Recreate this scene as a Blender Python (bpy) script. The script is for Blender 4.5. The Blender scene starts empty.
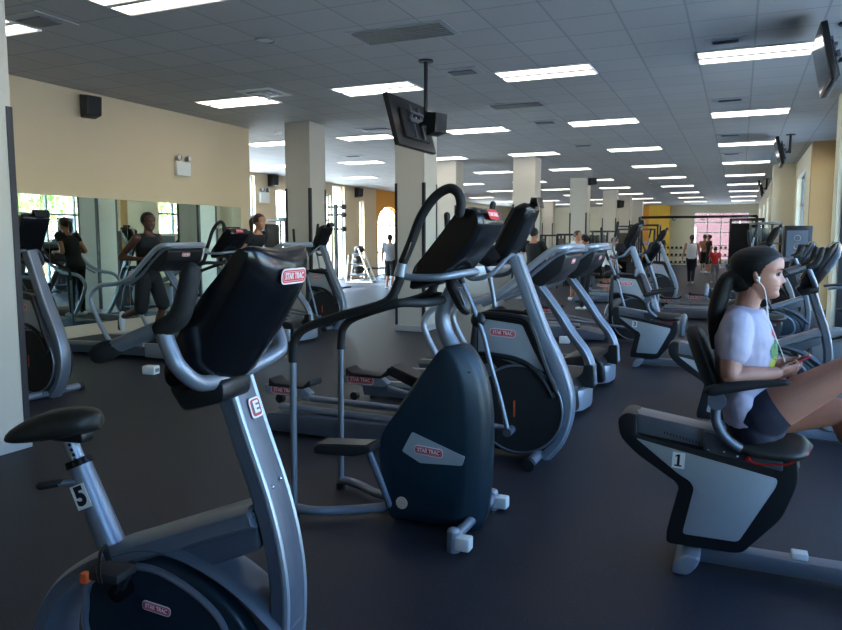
import bpy, bmesh, math, random
from math import sin, cos, atan, atan2, pi, radians, sqrt, hypot, exp
from mathutils import Vector, Matrix, Euler
random.seed(4)
COL = bpy.context.scene.collection
# ------------------------------------------------------------------ camera
FPX, CX, CY, HC = 720., 421., 315., 1.55
PIT = atan(75 / FPX)
YAW = atan((740 - CX) / (FPX / cos(PIT)))
Fv = Vector((-sin(YAW) * cos(PIT), cos(YAW) * cos(PIT), -sin(PIT)))
Rv = Vector((cos(YAW), sin(YAW), 0)); Uv = Rv.cross(Fv)
def ray(px, py): return Fv + Rv * ((px - CX) / FPX) + Uv * ((CY - py) / FPX)
def onz(px, py, z=0.):
    d = ray(px, py); return d * ((z - HC) / d.z) + Vector((0, 0, HC))
def tracer(x0, y0, a=0.):
    """points of a machine read off its own side planes: (along, lateral, height)"""
    Hd = Vector((cos(a), sin(a), 0)); L = Vector((-sin(a), cos(a), 0)); root = Vector((x0, y0, 0))
    def T(px, py, lat=0.):
        d = ray(px, py); t = (lat + root.dot(L)) / d.dot(L)
        P = d * t + Vector((0, 0, HC)); return Vector(((P - root).dot(Hd), lat, P.z))
    return T
cam = bpy.data.cameras.new('camera'); co = bpy.data.objects.new('camera', cam); COL.objects.link(co)
cam.sensor_width = 36; cam.lens = FPX / 842 * 36; cam.clip_end = 300; cam.clip_start = .05
co.matrix_world = Matrix(((Rv.x, Uv.x, -Fv.x, 0), (Rv.y, Uv.y, -Fv.y, 0), (Rv.z, Uv.z, -Fv.z, HC), (0, 0, 0, 1)))
bpy.context.scene.camera = co
# ------------------------------------------------------------------ materials
def lin(c): return tuple(((v / 12.92) if v <= .04045 else ((v + .055) / 1.055) ** 2.4) for v in c) + (1,)
def mat(name, rgb, rough=.5, metal=0., noise=0., nscale=8., emit=None, spec=.5, bump=0., bscale=60.):
    m = bpy.data.materials.new(name); m.use_nodes = True; nt = m.node_tree; b = nt.nodes['Principled BSDF']
    c = lin(rgb); b.inputs['Base Color'].default_value = c; b.inputs['Roughness'].default_value = rough
    b.inputs['Metallic'].default_value = metal; b.inputs['Specular IOR Level'].default_value = spec
    tc = nt.nodes.new('ShaderNodeTexCoord')
    if noise:
        n = nt.nodes.new('ShaderNodeTexNoise'); n.inputs['Scale'].default_value = nscale; n.inputs['Detail'].default_value = 4
        nt.links.new(tc.outputs['Object'], n.inputs['Vector'])
        mx = nt.nodes.new('ShaderNodeMix'); mx.data_type = 'RGBA'
        mx.inputs[6].default_value = tuple(v * (1 - noise) for v in c[:3]) + (1,)
        mx.inputs[7].default_value = tuple(min(1, v * (1 + noise)) for v in c[:3]) + (1,)
        nt.links.new(n.outputs['Fac'], mx.inputs[0]); nt.links.new(mx.outputs[2], b.inputs['Base Color'])
    if bump:
        n2 = nt.nodes.new('ShaderNodeTexNoise'); n2.inputs['Scale'].default_value = bscale
        nt.links.new(tc.outputs['Object'], n2.inputs['Vector'])
        bp = nt.nodes.new('ShaderNodeBump'); bp.inputs['Strength'].default_value = bump; bp.inputs['Distance'].default_value = .004
        nt.links.new(n2.outputs['Fac'], bp.inputs['Height']); nt.links.new(bp.outputs['Normal'], b.inputs['Normal'])
    if emit:
        b.inputs['Emission Color'].default_value = (emit[0], emit[1], emit[2], 1); b.inputs['Emission Strength'].default_value = emit[3]
    return m
M = {}
M['silver'] = mat('silver_paint', (.50, .53, .58), .42, .55, .06, 30)
M['bright'] = mat('bright_silver', (.60, .63, .67), .40, .5, .05, 30)
M['greymetal'] = mat('grey_paint', (.36, .39, .44), .45, .35, .08, 20)
M['chrome'] = mat('chrome', (.85, .86, .88), .12, 1., .03, 20)
M['black'] = mat('black_plastic', (.085, .09, .105), .42, 0, .15, 12, bump=.15, bscale=200)
M['gloss'] = mat('gloss_black', (.05, .055, .07), .22, 0, .1, 12)
M['rubber'] = mat('black_rubber', (.10, .10, .11), .7, 0, .2, 25, bump=.3, bscale=150)
M['pad'] = mat('seat_vinyl', (.14, .13, .12), .5, 0, .15, 20, bump=.2, bscale=120)
M['belt'] = mat('running_belt', (.16, .16, .165), .75, 0, .15, 60)
M['teal'] = mat('navy_shell', (.075, .155, .20), .40, .1, .08, 6)
M['panel'] = mat('pale_grey_panel', (.66, .68, .70), .4, .25, .08, 4)
M['panelg'] = mat('mid_grey_panel', (.50, .50, .49), .5, .1, .06, 5)
M['red'] = mat('logo_red', (.78, .10, .16), .4, 0, .05)
M['logow'] = mat('logo_white', (.93, .88, .88), .4, 0, .02)
M['white'] = mat('white_sticker', (.93, .93, .92), .5, 0, .02)
M['ink'] = mat('black_ink', (.03, .03, .03), .6, 0, .02)
M['orange'] = mat('orange_mark', (.85, .35, .15), .5, 0, .05)
M['redcable'] = mat('red_cable', (.80, .10, .12), .4, 0, .05)
M['whiteplastic'] = mat('white_plastic', (.88, .88, .86), .4, 0, .03)
M['screen'] = mat('dark_screen', (.03, .035, .045), .12, 0, .05)
M['wood'] = mat('brown_wood', (.42, .27, .15), .5, 0, .2, 12)
# ------------------------------------------------------------------ mesh helpers
def V(*a): return Vector(a)
def catmull(pts, n=6, closed=False):
    P = [Vector(p) for p in pts]
    if len(P) < 3 or n <= 1: return P
    out = []; N = len(P); rng = N if closed else N - 1
    for i in range(rng):
        if closed: a, b, c, d = P[(i - 1) % N], P[i], P[(i + 1) % N], P[(i + 2) % N]
        else:
            b, c = P[i], P[i + 1]; a = P[i - 1] if i else b * 2 - c; d = P[i + 2] if i + 2 < N else c * 2 - b
        for k in range(n):
            t = k / n; out.append(.5 * ((2 * b) + (c - a) * t + (2 * a - 5 * b + 4 * c - d) * t * t + (3 * b - a - 3 * c + d) * t ** 3))
    if not closed: out.append(P[-1])
    return out
def rnd(poly, r, n=4):
    """rounds the corners of a 2D outline"""
    P = [Vector((p[0], p[1])) for p in poly]; out = []; N = len(P)
    for i in range(N):
        a, b, c = P[i - 1], P[i], P[(i + 1) % N]
        rr = r[i] if isinstance(r, (list, tuple)) else r
        u = (a - b); v = (c - b); k = min(rr, u.length * .45, v.length * .45)
        if k < 1e-5: out.append(b); continue
        p = b + u.normalized() * k; q = b + v.normalized() * k
        for j in range(n + 1):
            t = j / n; out.append(p * (1 - t) ** 2 + b * 2 * t * (1 - t) + q * t * t)
    return out
class B:
    def __init__(s): s.bm = bmesh.new()
    def add(s, tmp, bevel=0, seg=2, mtx=None):
        if bevel:
            ed = [e for e in tmp.edges if len(e.link_faces) == 2 and e.calc_face_angle(0) > .6]
            try: bmesh.ops.bevel(tmp, geom=ed, offset=bevel, segments=seg, affect='EDGES', profile=.5, clamp_overlap=True)
            except Exception: pass
        if mtx: bmesh.ops.transform(tmp, matrix=mtx, verts=tmp.verts)
        me = bpy.data.meshes.new('t'); tmp.to_mesh(me); s.bm.from_mesh(me); bpy.data.meshes.remove(me); tmp.free(); return s
    def box(s, x0, x1, y0, y1, z0, z1, bevel=0, seg=2, mtx=None):
        t = bmesh.new(); bmesh.ops.create_cube(t, size=1)
        bmesh.ops.scale(t, vec=(abs(x1 - x0), abs(y1 - y0), abs(z1 - z0)), verts=t.verts)
        bmesh.ops.translate(t, vec=((x0 + x1) / 2, (y0 + y1) / 2, (z0 + z1) / 2), verts=t.verts)
        return s.add(t, bevel, seg, mtx)
    def prism(s, poly, y0, y1, bevel=0, seg=2, mtx=None, scale1=None):
        """outline in x-z extruded from y0 to y1"""
        t = bmesh.new(); a = [t.verts.new((p[0], y0, p[1])) for p in poly]
        if scale1:
            cx = sum(p[0] for p in poly) / len(poly); cz = sum(p[1] for p in poly) / len(poly)
            b = [t.verts.new((cx + (p[0] - cx) * scale1, y1, cz + (p[1] - cz) * scale1)) for p in poly]
        else: b = [t.verts.new((p[0], y1, p[1])) for p in poly]
        n = len(poly); t.faces.new(a); t.faces.new(b[::-1])
        for i in range(n): t.faces.new((a[i], b[i], b[(i + 1) % n], a[(i + 1) % n]))
        bmesh.ops.recalc_face_normals(t, faces=t.faces)
        if bevel:
            ed = [e for e in t.edges if len(e.link_faces) == 2 and abs(e.verts[0].co.y - e.verts[1].co.y) < 1e-6]
            try: bmesh.ops.bevel(t, geom=ed, offset=bevel, segments=seg, affect='EDGES', profile=.5, clamp_overlap=True)
            except Exception: pass
        return s.add(t, 0, 0, mtx)
    def loft(s, rings, cap=True):
        """rings: list of equally long closed point lists"""
        t = bmesh.new(); R = [[t.verts.new(p) for p in r] for r in rings]; n = len(R[0])
        for a, b in zip(R, R[1:]):
            for i in range(n): t.faces.new((a[i], a[(i + 1) % n], b[(i + 1) % n], b[i]))
        if cap: t.faces.new(R[0][::-1]); t.faces.new(R[-1])
        bmesh.ops.recalc_face_normals(t, faces=t.faces); return s.add(t)
    def tube(s, pts, r, seg=10, n=6, flat=1., round_ends=False, up=None):
        """r: radius or list per control point; flat: squash of second axis"""
        C = [Vector(p) for p in pts]
        rr = list(r) if isinstance(r, (list, tuple)) else [r] * len(C)
        if len(C) > 2 and n > 1:
            P = catmull(C, n); R2 = []
            for i in range(len(C) - 1):
                for k in range(n): R2.append(rr[i] + (rr[i + 1] - rr[i]) * k / n)
            R2.append(rr[-1])
        else: P = C; R2 = rr
        if round_ends:
            d0 = (P[0] - P[1]).normalized(); d1 = (P[-1] - P[-2]).normalized(); r0, r1 = R2[0], R2[-1]
            P = [P[0] + d0 * r0 * .95, P[0] + d0 * r0 * .6] + P + [P[-1] + d1 * r1 * .6, P[-1] + d1 * r1 * .95]
            R2 = [r0 * .3, r0 * .8] + R2 + [r1 * .8, r1 * .3]
        rings = []; nrm = None
        for i, p in enumerate(P):
            t = (P[min(i + 1, len(P) - 1)] - P[max(i - 1, 0)])
            if t.length < 1e-9: t = Vector((0, 0, 1))
            t.normalize()
            if nrm is None:
                nrm = up.copy() if up else (Vector((0, 1, 0)) if abs(t.y) < .9 else Vector((1, 0, 0)))
            nrm = (nrm - t * nrm.dot(t))
            if nrm.length < 1e-6: nrm = t.orthogonal()
            nrm.normalize(); bn = t.cross(nrm)
            rings.append([p + nrm * (R2[i] * cos(2 * pi * k / seg)) + bn * (R2[i] * flat * sin(2 * pi * k / seg)) for k in range(seg)])
        return s.loft(rings)
    def cyl(s, p0, p1, r0, r1=None, seg=16, bevel=0):
        r1 = r0 if r1 is None else r1
        return s.tube([p0, p1], [r0, r1], seg, 1)
    def ball(s, c, r, mtx=None, u=16, v=10):
        t = bmesh.new(); bmesh.ops.create_uvsphere(t, u_segments=u, v_segments=v, radius=1)
        r = r if isinstance(r, (tuple, list)) else (r, r, r); bmesh.ops.scale(t, vec=r, verts=t.verts)
        m = Matrix.Translation(Vector(c)) @ (mtx if mtx else Matrix.Identity(4)); return s.add(t, 0, 0, m)
    def ring(s, c, axis, R, r, seg=32, sg=8, sx=1.):
        ax = Vector(axis).normalized(); u = ax.orthogonal().normalized(); v = ax.cross(u)
        t = bmesh.new(); rows = []
        for i in range(seg):
            a = 2 * pi * i / seg; d = u * cos(a) + v * sin(a)
            rows.append([t.verts.new(Vector(c) + d * (R + r * cos(2 * pi * k / sg)) + ax * (r * sin(2 * pi * k / sg))) for k in range(sg)])
        for i in range(seg):
            for k in range(sg): t.faces.new((rows[i][k], rows[(i + 1) % seg][k], rows[(i + 1) % seg][(k + 1) % sg], rows[i][(k + 1) % sg]))
        bmesh.ops.recalc_face_normals(t, faces=t.faces); return s.add(t)
    def build(s, name, m, parent=None, ang=40, loc=None):
        me = bpy.data.meshes.new(name); s.bm.to_mesh(me); s.bm.free()
        for p in me.polygons: p.use_smooth = True
        me.set_sharp_from_angle(angle=radians(ang))
        ms = m if isinstance(m, (list, tuple)) else [m]
        for q in ms: me.materials.append(M[q] if isinstance(q, str) else q)
        o = bpy.data.objects.new(name, me); COL.objects.link(o)
        if parent is not None: o.parent = parent
        if loc: o.location = loc
        return o
def empty(name, loc=(0, 0, 0), rz=0.):
    o = bpy.data.objects.new(name, None); COL.objects.link(o); o.location = loc; o.rotation_euler = (0, 0, rz); o.empty_display_size = .1; return o
def tag(o, label=None, cat=None, group=None, kind=None):
    if label: o['label'] = label
    if cat: o['category'] = cat
    if group: o['group'] = group
    if kind: o['kind'] = kind
    return o
def struct(o, label=None): o['kind'] = 'structure'; return tag(o, label)
def copy_tree(o, parent=None):
    c = o.copy(); COL.objects.link(c); c.parent = parent
    for ch in list(o.children): copy_tree(ch, c)
    return c
def text_mesh(txt, size, ext=.001, bold=.0):
    cu = bpy.data.curves.new('t', 'FONT'); cu.body = txt; cu.size = size; cu.extrude = ext; cu.offset = bold
    cu.align_x = 'CENTER'; cu.align_y = 'CENTER'; cu.resolution_u = 3
    o = bpy.data.objects.new('t', cu); COL.objects.link(o); bpy.context.view_layer.update()
    me = bpy.data.meshes.new_from_object(o); bpy.data.objects.remove(o); bpy.data.curves.remove(cu); return me
def frame_mtx(c, right, up):
    r = Vector(right).normalized(); u = Vector(up); u = (u - r * u.dot(r)).normalized(); n = r.cross(u)
    m = Matrix((r, u, n)).transposed().to_4x4(); m.translation = Vector(c); return m
def put_text(name, txt, size, m, mtx, parent, bold=.0, sx=1.):
    me = text_mesh(txt, size, .0008, bold); me.transform(mtx @ Matrix.Diagonal((sx, 1, 1, 1)))
    me.materials.append(M[m]); o = bpy.data.objects.new(name, me); COL.objects.link(o); o.parent = parent; return o
def plate(name, w, h, th, r, m, mtx, parent):
    b = B(); b.prism([(p.x, p.y) for p in rnd([(-w / 2, -h / 2), (w / 2, -h / 2), (w / 2, h / 2), (-w / 2, h / 2)], r)], 0, th)
    bmesh.ops.transform(b.bm, matrix=mtx @ Matrix(((1, 0, 0, 0), (0, 0, 1, 0), (0, 1, 0, 0), (0, 0, 0, 1))), verts=b.bm.verts)
    bmesh.ops.recalc_face_normals(b.bm, faces=b.bm.faces)
    return b.build(name, m, parent)
def logo(parent, c, right, up, w, name='logo_badge', txt='STAR TRAC'):
    mt = frame_mtx(c, right, up); h = w * .30; n = mt.col[2].xyz
    p = plate(name, w, h, .002, h * .48, 'logow', mt, parent)
    plate('badge_face', w * .95, h * .80, .0028, h * .38, 'red', mt, p)
    plate('badge_line', w * .88, h * .62, .0031, h * .3, 'logow', mt, p)
    plate('badge_center', w * .865, h * .56, .0034, h * .27, 'red', mt, p)
    m2 = mt.copy(); m2.translation = Vector(c) + n * .0036
    put_text('lettering', txt, h * .56, 'logow', m2, p, bold=h * .016, sx=w / (h * .56) / 6.6 * .98)
    return p
def block_one(p, mt, h):
    me = bpy.data.meshes.new('numeral'); bm = bmesh.new()
    for pts in (((-.09, -.30), (.09, -.30), (.09, .38), (-.02, .38), (-.09, .38)), ((-.24, -.38), (.24, -.38), (.24, -.28), (-.24, -.28)), ((-.22, .20), (-.09, .24), (-.02, .38), (-.09, .36), (-.22, .29))):
        bm.faces.new([bm.verts.new(mt @ Vector((x * h * .85, y * h, .0006))) for x, y in pts])
    bm.to_mesh(me); bm.free(); me.materials.append(M['ink']); o = bpy.data.objects.new('numeral', me); COL.objects.link(o); o.parent = p; return o
def sticker(parent, c, right, up, w, h, ch):
    mt = frame_mtx(c, right, up); p = plate('number_sticker', w, h, .0015, .002, 'white', mt, parent)
    m2 = mt.copy(); m2.translation = Vector(c) + mt.col[2].xyz * .0018
    if ch == '1': block_one(p, m2, h)
    else: put_text('numeral', ch, h * 1.05, 'ink', m2, p, bold=h * .05)
    return p
# ------------------------------------------------------------------ machines (each built once, facing +x, origin on the floor)
def xz(T, pts, lat): return [(p.x, p.z) for p in (T(a, b, lat) for a, b in pts)]
def make_upright():
    a = radians(7); T = tracer(-1.7, 1.72, a); r = empty('upright_bike', (-1.7, 1.72, 0), a)
    # console
    b = B(); W = .18
    prof = rnd([(.194, 1.178), (.25, 1.286), (.343, 1.414), (.42, 1.492), (.46, 1.53), (.505, 1.525), (.53, 1.482), (.518, 1.402), (.43, 1.25), (.34, 1.125), (.24, 1.10)], .03, 3)
    rings = []
    a0, a1 = Vector((.194, 1.178)), Vector((.44, 1.53)); ad = (a1 - a0).normalized(); an_ = Vector((ad.y, -ad.x)); YC = -.025
    for y, s, dz in ((-W, .93, .40), (-W + .012, .975, .55), (-W + .035, 1, .68), (-W + .07, 1, .85), (-.05, 1, .97), (0, 1., 1.), (.05, 1, .97), (W - .07, 1, .85), (W - .035, 1, .68), (W - .012, .975, .55), (W, .93, .40)):
        rg = []
        for p in prof:
            q = p - a0; u, v = q.dot(ad), q.dot(an_); v = v * dz if v > 0 else v; q = a0 + ad * u + an_ * v
            rg.append(Vector((.33 + (q.x - .33) * s, y + YC, 1.34 + (q.y - 1.34) * s)))
        rings.append(rg)
    b.loft(rings); c = b.build('console', 'gloss', r, 35)
    b = B(); b.prism([(.205, 1.215), (.255, 1.305), (.345, 1.43), (.405, 1.49), (.42, 1.48), (.355, 1.41), (.27, 1.29), (.22, 1.21)], -.165, .115, .003)
    b.build('display', 'screen', c)
    b = B(); b.prism(rnd([(.17, 1.12), (.22, 1.16), (.36, 1.15), (.36, 1.09), (.22, 1.05)], .02, 3), -.15, .01, .015); b.build('console_base', 'black', r)
    logo(r, (.5252, -.030, 1.447), (0, 1, 0), (.13, 0, 1), .15)
    # handlebar: one silver tube from the grips round the front under the console
    g0 = T(106, 350, -.25); j = T(163, 331, -.27); fr = T(190, 374, -.25)
    path = [(g0.x, -.27, g0.z), (g0.x + .06, -.27, g0.z + .02), (j.x - .02, -.27, j.z + .005)]
    for s in (1, -1):
        b = B(); b.tube([(x, y * s, z) for x, y, z in path], .021, 12, 5); b.build('handlebar', 'silver', r)
        b = B(); g = (-T(106, 350, -.25).x)
        b.tube([(g0.x - .005, -.27 * s, g0.z - .008), (g0.x + .02, -.27 * s, g0.z + .002), (g0.x + .05, -.27 * s, g0.z + .012)], [.028, .030, .024], 12, 4, round_ends=True); b.build('rear_grip', 'rubber', r)
        u = [T(163, 328, -.27), T(178, 318, -.27), T(186, 297, -.27), T(191, 272, -.27)]
        b = B(); b.tube([(p.x, -.27 * s, p.z) for p in u], [.028, .029, .028, .026], 12, 5, round_ends=True); b.build('grip', 'rubber', r)
    k = [T(163, 331, -.27), T(170, 350, -.27), T(180, 368, -.26)]
    pts = [(k[0].x, -.27, k[0].z), (k[1].x, -.27, k[1].z), (k[2].x, -.262, k[2].z), (.318, -.20, 1.153), (.325, -.08, 1.148), (.345, .06, 1.165), (.365, .14, 1.185), (.368, .18, 1.205), (.34, .21, 1.25), (.29, .25, 1.295), (.262, .27, 1.314)]
    b = B(); b.tube(pts, .023, 12, 5); b.build('front_tube', 'silver', r)
    # front post: curved wide profile with a lighter rib on each edge
    po = [T(243, 368, 0), T(262, 430, 0), T(279, 500, 0), T(293, 560, 0), T(297, 620, 0)]
    P = [(.285, 1.165), (.345, .98), (.418, .77), (.458, .60), (.470, .44), (.45, .22), (.40, .09)]
    ctr = catmull([(x, 0, z) for x, z in P], 5); rings = []
    for i, p in enumerate(ctr):
        t = (ctr[min(i + 1, len(ctr) - 1)] - ctr[max(i - 1, 0)]).normalized(); n = Vector((-t.z, 0, t.x)) * -1
        hw, hd = .066, .034
        rings.append([p + n * (q[0] * hd) + Vector((0, q[1] * hw, 0)) for q in ((-1, -.7), (-.7, -1), (.6, -1), (.95, -.8), (1, -.6), (1.0, .6), (.95, .8), (.6, 1), (-.7, 1), (-1, .7))])
    b = B(); b.loft(rings); post = b.build('front_post', 'greymetal', r, 30)
    for s in (1, -1):
        b = B(); pp = []
        for i, p in enumerate(ctr):
            t = (ctr[min(i + 1, len(ctr) - 1)] - ctr[max(i - 1, 0)]).normalized(); n = Vector((t.z, 0, -t.x)); n = n if n.x > 0 else -n
            pp.append(p + n * .025 + Vector((0, s * .058, 0)))
        b.tube(pp, .012, 8, 1); b.build('post_rib', 'bright', post)
    e = T(250, 398, 0); mt = frame_mtx((.324 + .042, .012, 1.04), (0, 1, 0), (-.30, 0, 1))
    p = plate('emblem', .062, .062, .003, .014, 'logow', mt, r); plate('emblem_red', .052, .052, .0036, .012, 'red', mt, p)
    plate('emblem_center', .044, .040, .004, .01, 'greymetal', mt, p); m2 = mt.copy(); m2.translation += mt.col[2].xyz * .0045; put_text('lettering', 'E', .05, 'logow', m2, p, .002, 1.2)
    for dz in (0, .0):
        pass
    for i, (px, py) in enumerate(((270, 487), (281, 483))):
        b = B(); b.ball((.405 + .036, -.03 + .05 * i, .81 + .01 * i), .007, u=8, v=6); b.build('bolt', 'chrome', post)
    # main beam that wraps round the rear like a hook
    b = B(); top = [T(255, 506, -.05), T(200, 522, -.05), T(140, 540, -.05), T(100, 553, -.05), T(68, 575, -.05), T(50, 605, -.05), T(44, 632, -.05)]
    cl = [(p.x, 0, p.z - .03) for p in top]; cl = cl + [(cl[-1][0] - .0, 0, .12)]
    ctr = catmull(cl, 5); rings = []
    for i, p in enumerate(ctr):
        t = (ctr[min(i + 1, len(ctr) - 1)] - ctr[max(i - 1, 0)]).normalized(); n = Vector((t.z, 0, -t.x))
        rings.append([p + n * (q[0] * .034) + Vector((0, q[1] * .088, 0)) for q in ((-1, -.75), (-.6, -1), (.6, -1), (1, -.75), (1, .75), (.6, 1), (-.6, 1), (-1, .75))])
    b.loft(rings); mb = b.build('main_beam', 'silver', r, 35)
    b = B(); q = xz(T, [(258, 508), (205, 524), (150, 541), (190, 556), (206, 566), (262, 548)], -.04); b.prism(rnd(q, .02, 3), -.06, .06, .01); b.build('beam_gusset', 'greymetal', mb)
    b = B(); q = [T(206, 556, 0), T(235, 585, 0), T(268, 625, 0)]; q = [(p.x, 0, p.z) for p in q] + [(q[-1].x + .06, 0, .12)]
    b.tube(q, .03, 12, 4); b.build('lower_brace', 'greymetal', r)
    # drive housing
    H = .075
    out = [(84, 604), (86, 582), (104, 567), (135, 560), (170, 566), (215, 595), (245, 632)]
    Q = xz(T, out, -H); cx = .02; low = [(Q[-1][0] + .01, .20), (Q[-1][0] - .15, .12), (Q[0][0] + .12, .13), (Q[0][0], .24)]
    ol = [(p.x, p.y) for p in catmull([Vector((q[0], q[1], 0)) for q in Q + low], 5, True)]
    b = B(); b.prism(ol, -H, H, .02, 3); hs = b.build('drive_housing', 'teal', r, 35)
    b = B(); inner = [((x - .0) * .86 - .02, .40 + (z - .40) * .84) for x, z in ol]
    b.tube([(x, -H - .004, z) for x, z in inner[::2]] + [(inner[0][0], -H - .004, inner[0][1])], .012, 8, 2); b.build('housing_trim', 'silver', hs)
    c0 = T(157, 608, -H - .004); logo(r, (c0.x, -H - .006, c0.z), (1, 0, -.14), (0, 0, 1), .105)
    b = B(); aw = [(86, 592), (93, 568), (128, 552), (165, 553), (208, 573), (246, 602), (282, 640)]
    b.tube([(p.x, -.005, p.z) for p in (T(u, v, -.08) for u, v in aw)], .085, 12, 5, flat=.30, up=Vector((0, 1, 0))); b.build('arch_cover', 'greymetal', hs)
    # crank + pedals
    ck = T(122, 590, -.10); cx, cz = ck.x, ck.z
    b = B(); b.cyl((cx, -.13, cz), (cx, .13, cz), .028); b.build('crank_axle', 'gloss', r)
    for s, ang in ((-1, radians(105)), (1, radians(285))):
        ex, ez = cx + .17 * cos(ang) * .35 * 1, cz + .0
        pe = T(112, 572, -.19) if s < 0 else V(2 * cx - T(112, 572, -.19).x, .19, 2 * cz - T(112, 572, -.19).z - .10)
        b = B(); b.tube([(cx, s * .115, cz), (pe.x + .02, s * .125, pe.z)], [.016, .013], 8, 1); ca = b.build('crank_arm', 'black', r)
        b = B(); b.box(pe.x - .055, pe.x + .055, s * .19 - .045, s * .19 + .045, pe.z - .014, pe.z + .014, .008); pd = b.build('pedal', 'rubber', r)
        b = B(); b.tube([(pe.x - .05, s * .19 - s * .05, pe.z), (pe.x - .04, s * .17, pe.z + .06), (pe.x - .02, s * .19 + s * .02, pe.z + .07), (pe.x + .0, s * .245, pe.z + .03), (pe.x, s * .24, pe.z - .01)], .012, 6, 5, flat=.4); b.build('strap', 'black', pd)
        b = B(); b.box(pe.x - .07, pe.x - .045, s * .235 - .012, s * .235 + .012, pe.z - .02, pe.z + .012, .004); b.build('reflector', 'orange', pd)
    # seat post
    b = B(); s0 = T(112, 545, 0); s1 = T(79, 462, 0); d = (s0 - s1)
    b.tube([(s0.x, 0, s0.z), (s1.x, 0, s1.z)], [.047, .037], 14, 1); sp = b.build('seat_tube', 'silver', r)
    s2 = s1 + (s1 - s0).normalized() * .115
    b = B(); b.tube([s1, s2], .024, 12, 1); ip = b.build('seat_post', 'bright', r)
    b = B(); u = (s1 - s0).normalized()
    for k in range(5):
        c = s1 + u * (.015 + .018 * k); b.ball((c.x + .012, -.0215, c.z), (.007, .003, .006), u=8, v=6)
    b.build('height_slots', 'ink', ip)
    b = B(); b.tube([s1 - u * .012, s1 + u * .012], [.044, .042], 16, 1); b.build('collar', 'gloss', sp)
    k0 = s1 - u * .06; b = B(); b.tube([(k0.x, -.02, k0.z), (k0.x - .06, -.055, k0.z - .005)], .010, 8, 1); kn = b.build('adjuster_pin', 'silver', r)
    b = B(); b.tube([(k0.x - .055, -.05, k0.z - .003), (k0.x - .115, -.075, k0.z - .012)], [.012, .014], 8, 1, round_ends=True); b.build('adjuster_grip', 'rubber', kn)
    st = s0 + (s1 - s0) * .60; sticker(r, (st.x - .004, -.0455, st.z + .01), (u.z, 0, -u.x), u, .060, .082, '5')
    # saddle
    c = V(-.352, 0, .928); rings = []
    for i in range(15):
        t = i / 14; x = -.150 + .30 * t
        w = .105 * (1 - t) ** .5 + .028 if t > .08 else .09 + .4 * t
        if t > .9: w *= (1 - (t - .9) * 6)
        h = .050 * sqrt(max(.02, 1 - ((t - .5) / .55) ** 2)) + .010; zt = -.030 + .075 * t - .02 * t * t * t
        rings.append([Vector((c.x + x, w * cos(q), c.z + zt + h * (sin(q) if sin(q) > 0 else sin(q) * .7))) for q in [2 * pi * k / 20 for k in range(20)]])
    b = B(); b.loft(rings); b.build('saddle', 'pad', r, 60)
    b = B(); b.box(c.x - .03, c.x + .10, -.03, .03, c.z - .045, c.z - .01, .01); b.build('saddle_clamp', 'black', r)
    # floor feet
    for x, hw in ((P[-1][0], .27), (cl[-1][0], .27)):
        b = B(); b.tube([(x, -hw, .045), (x, hw, .045)], .03, 10, 1); f = b.build('foot_bar', 'silver', r)
        for s in (1, -1): b = B(); b.cyl((x, s * (hw - .03), 0), (x, s * (hw - .03), .05), .034); b.build('foot_cap', 'rubber', f)
    b = B(); b.tube([(P[-1][0], 0, .07), (cl[-1][0], 0, .07)], .035, 10, 1); b.build('base_beam', 'greymetal', r)
    return r
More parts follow.
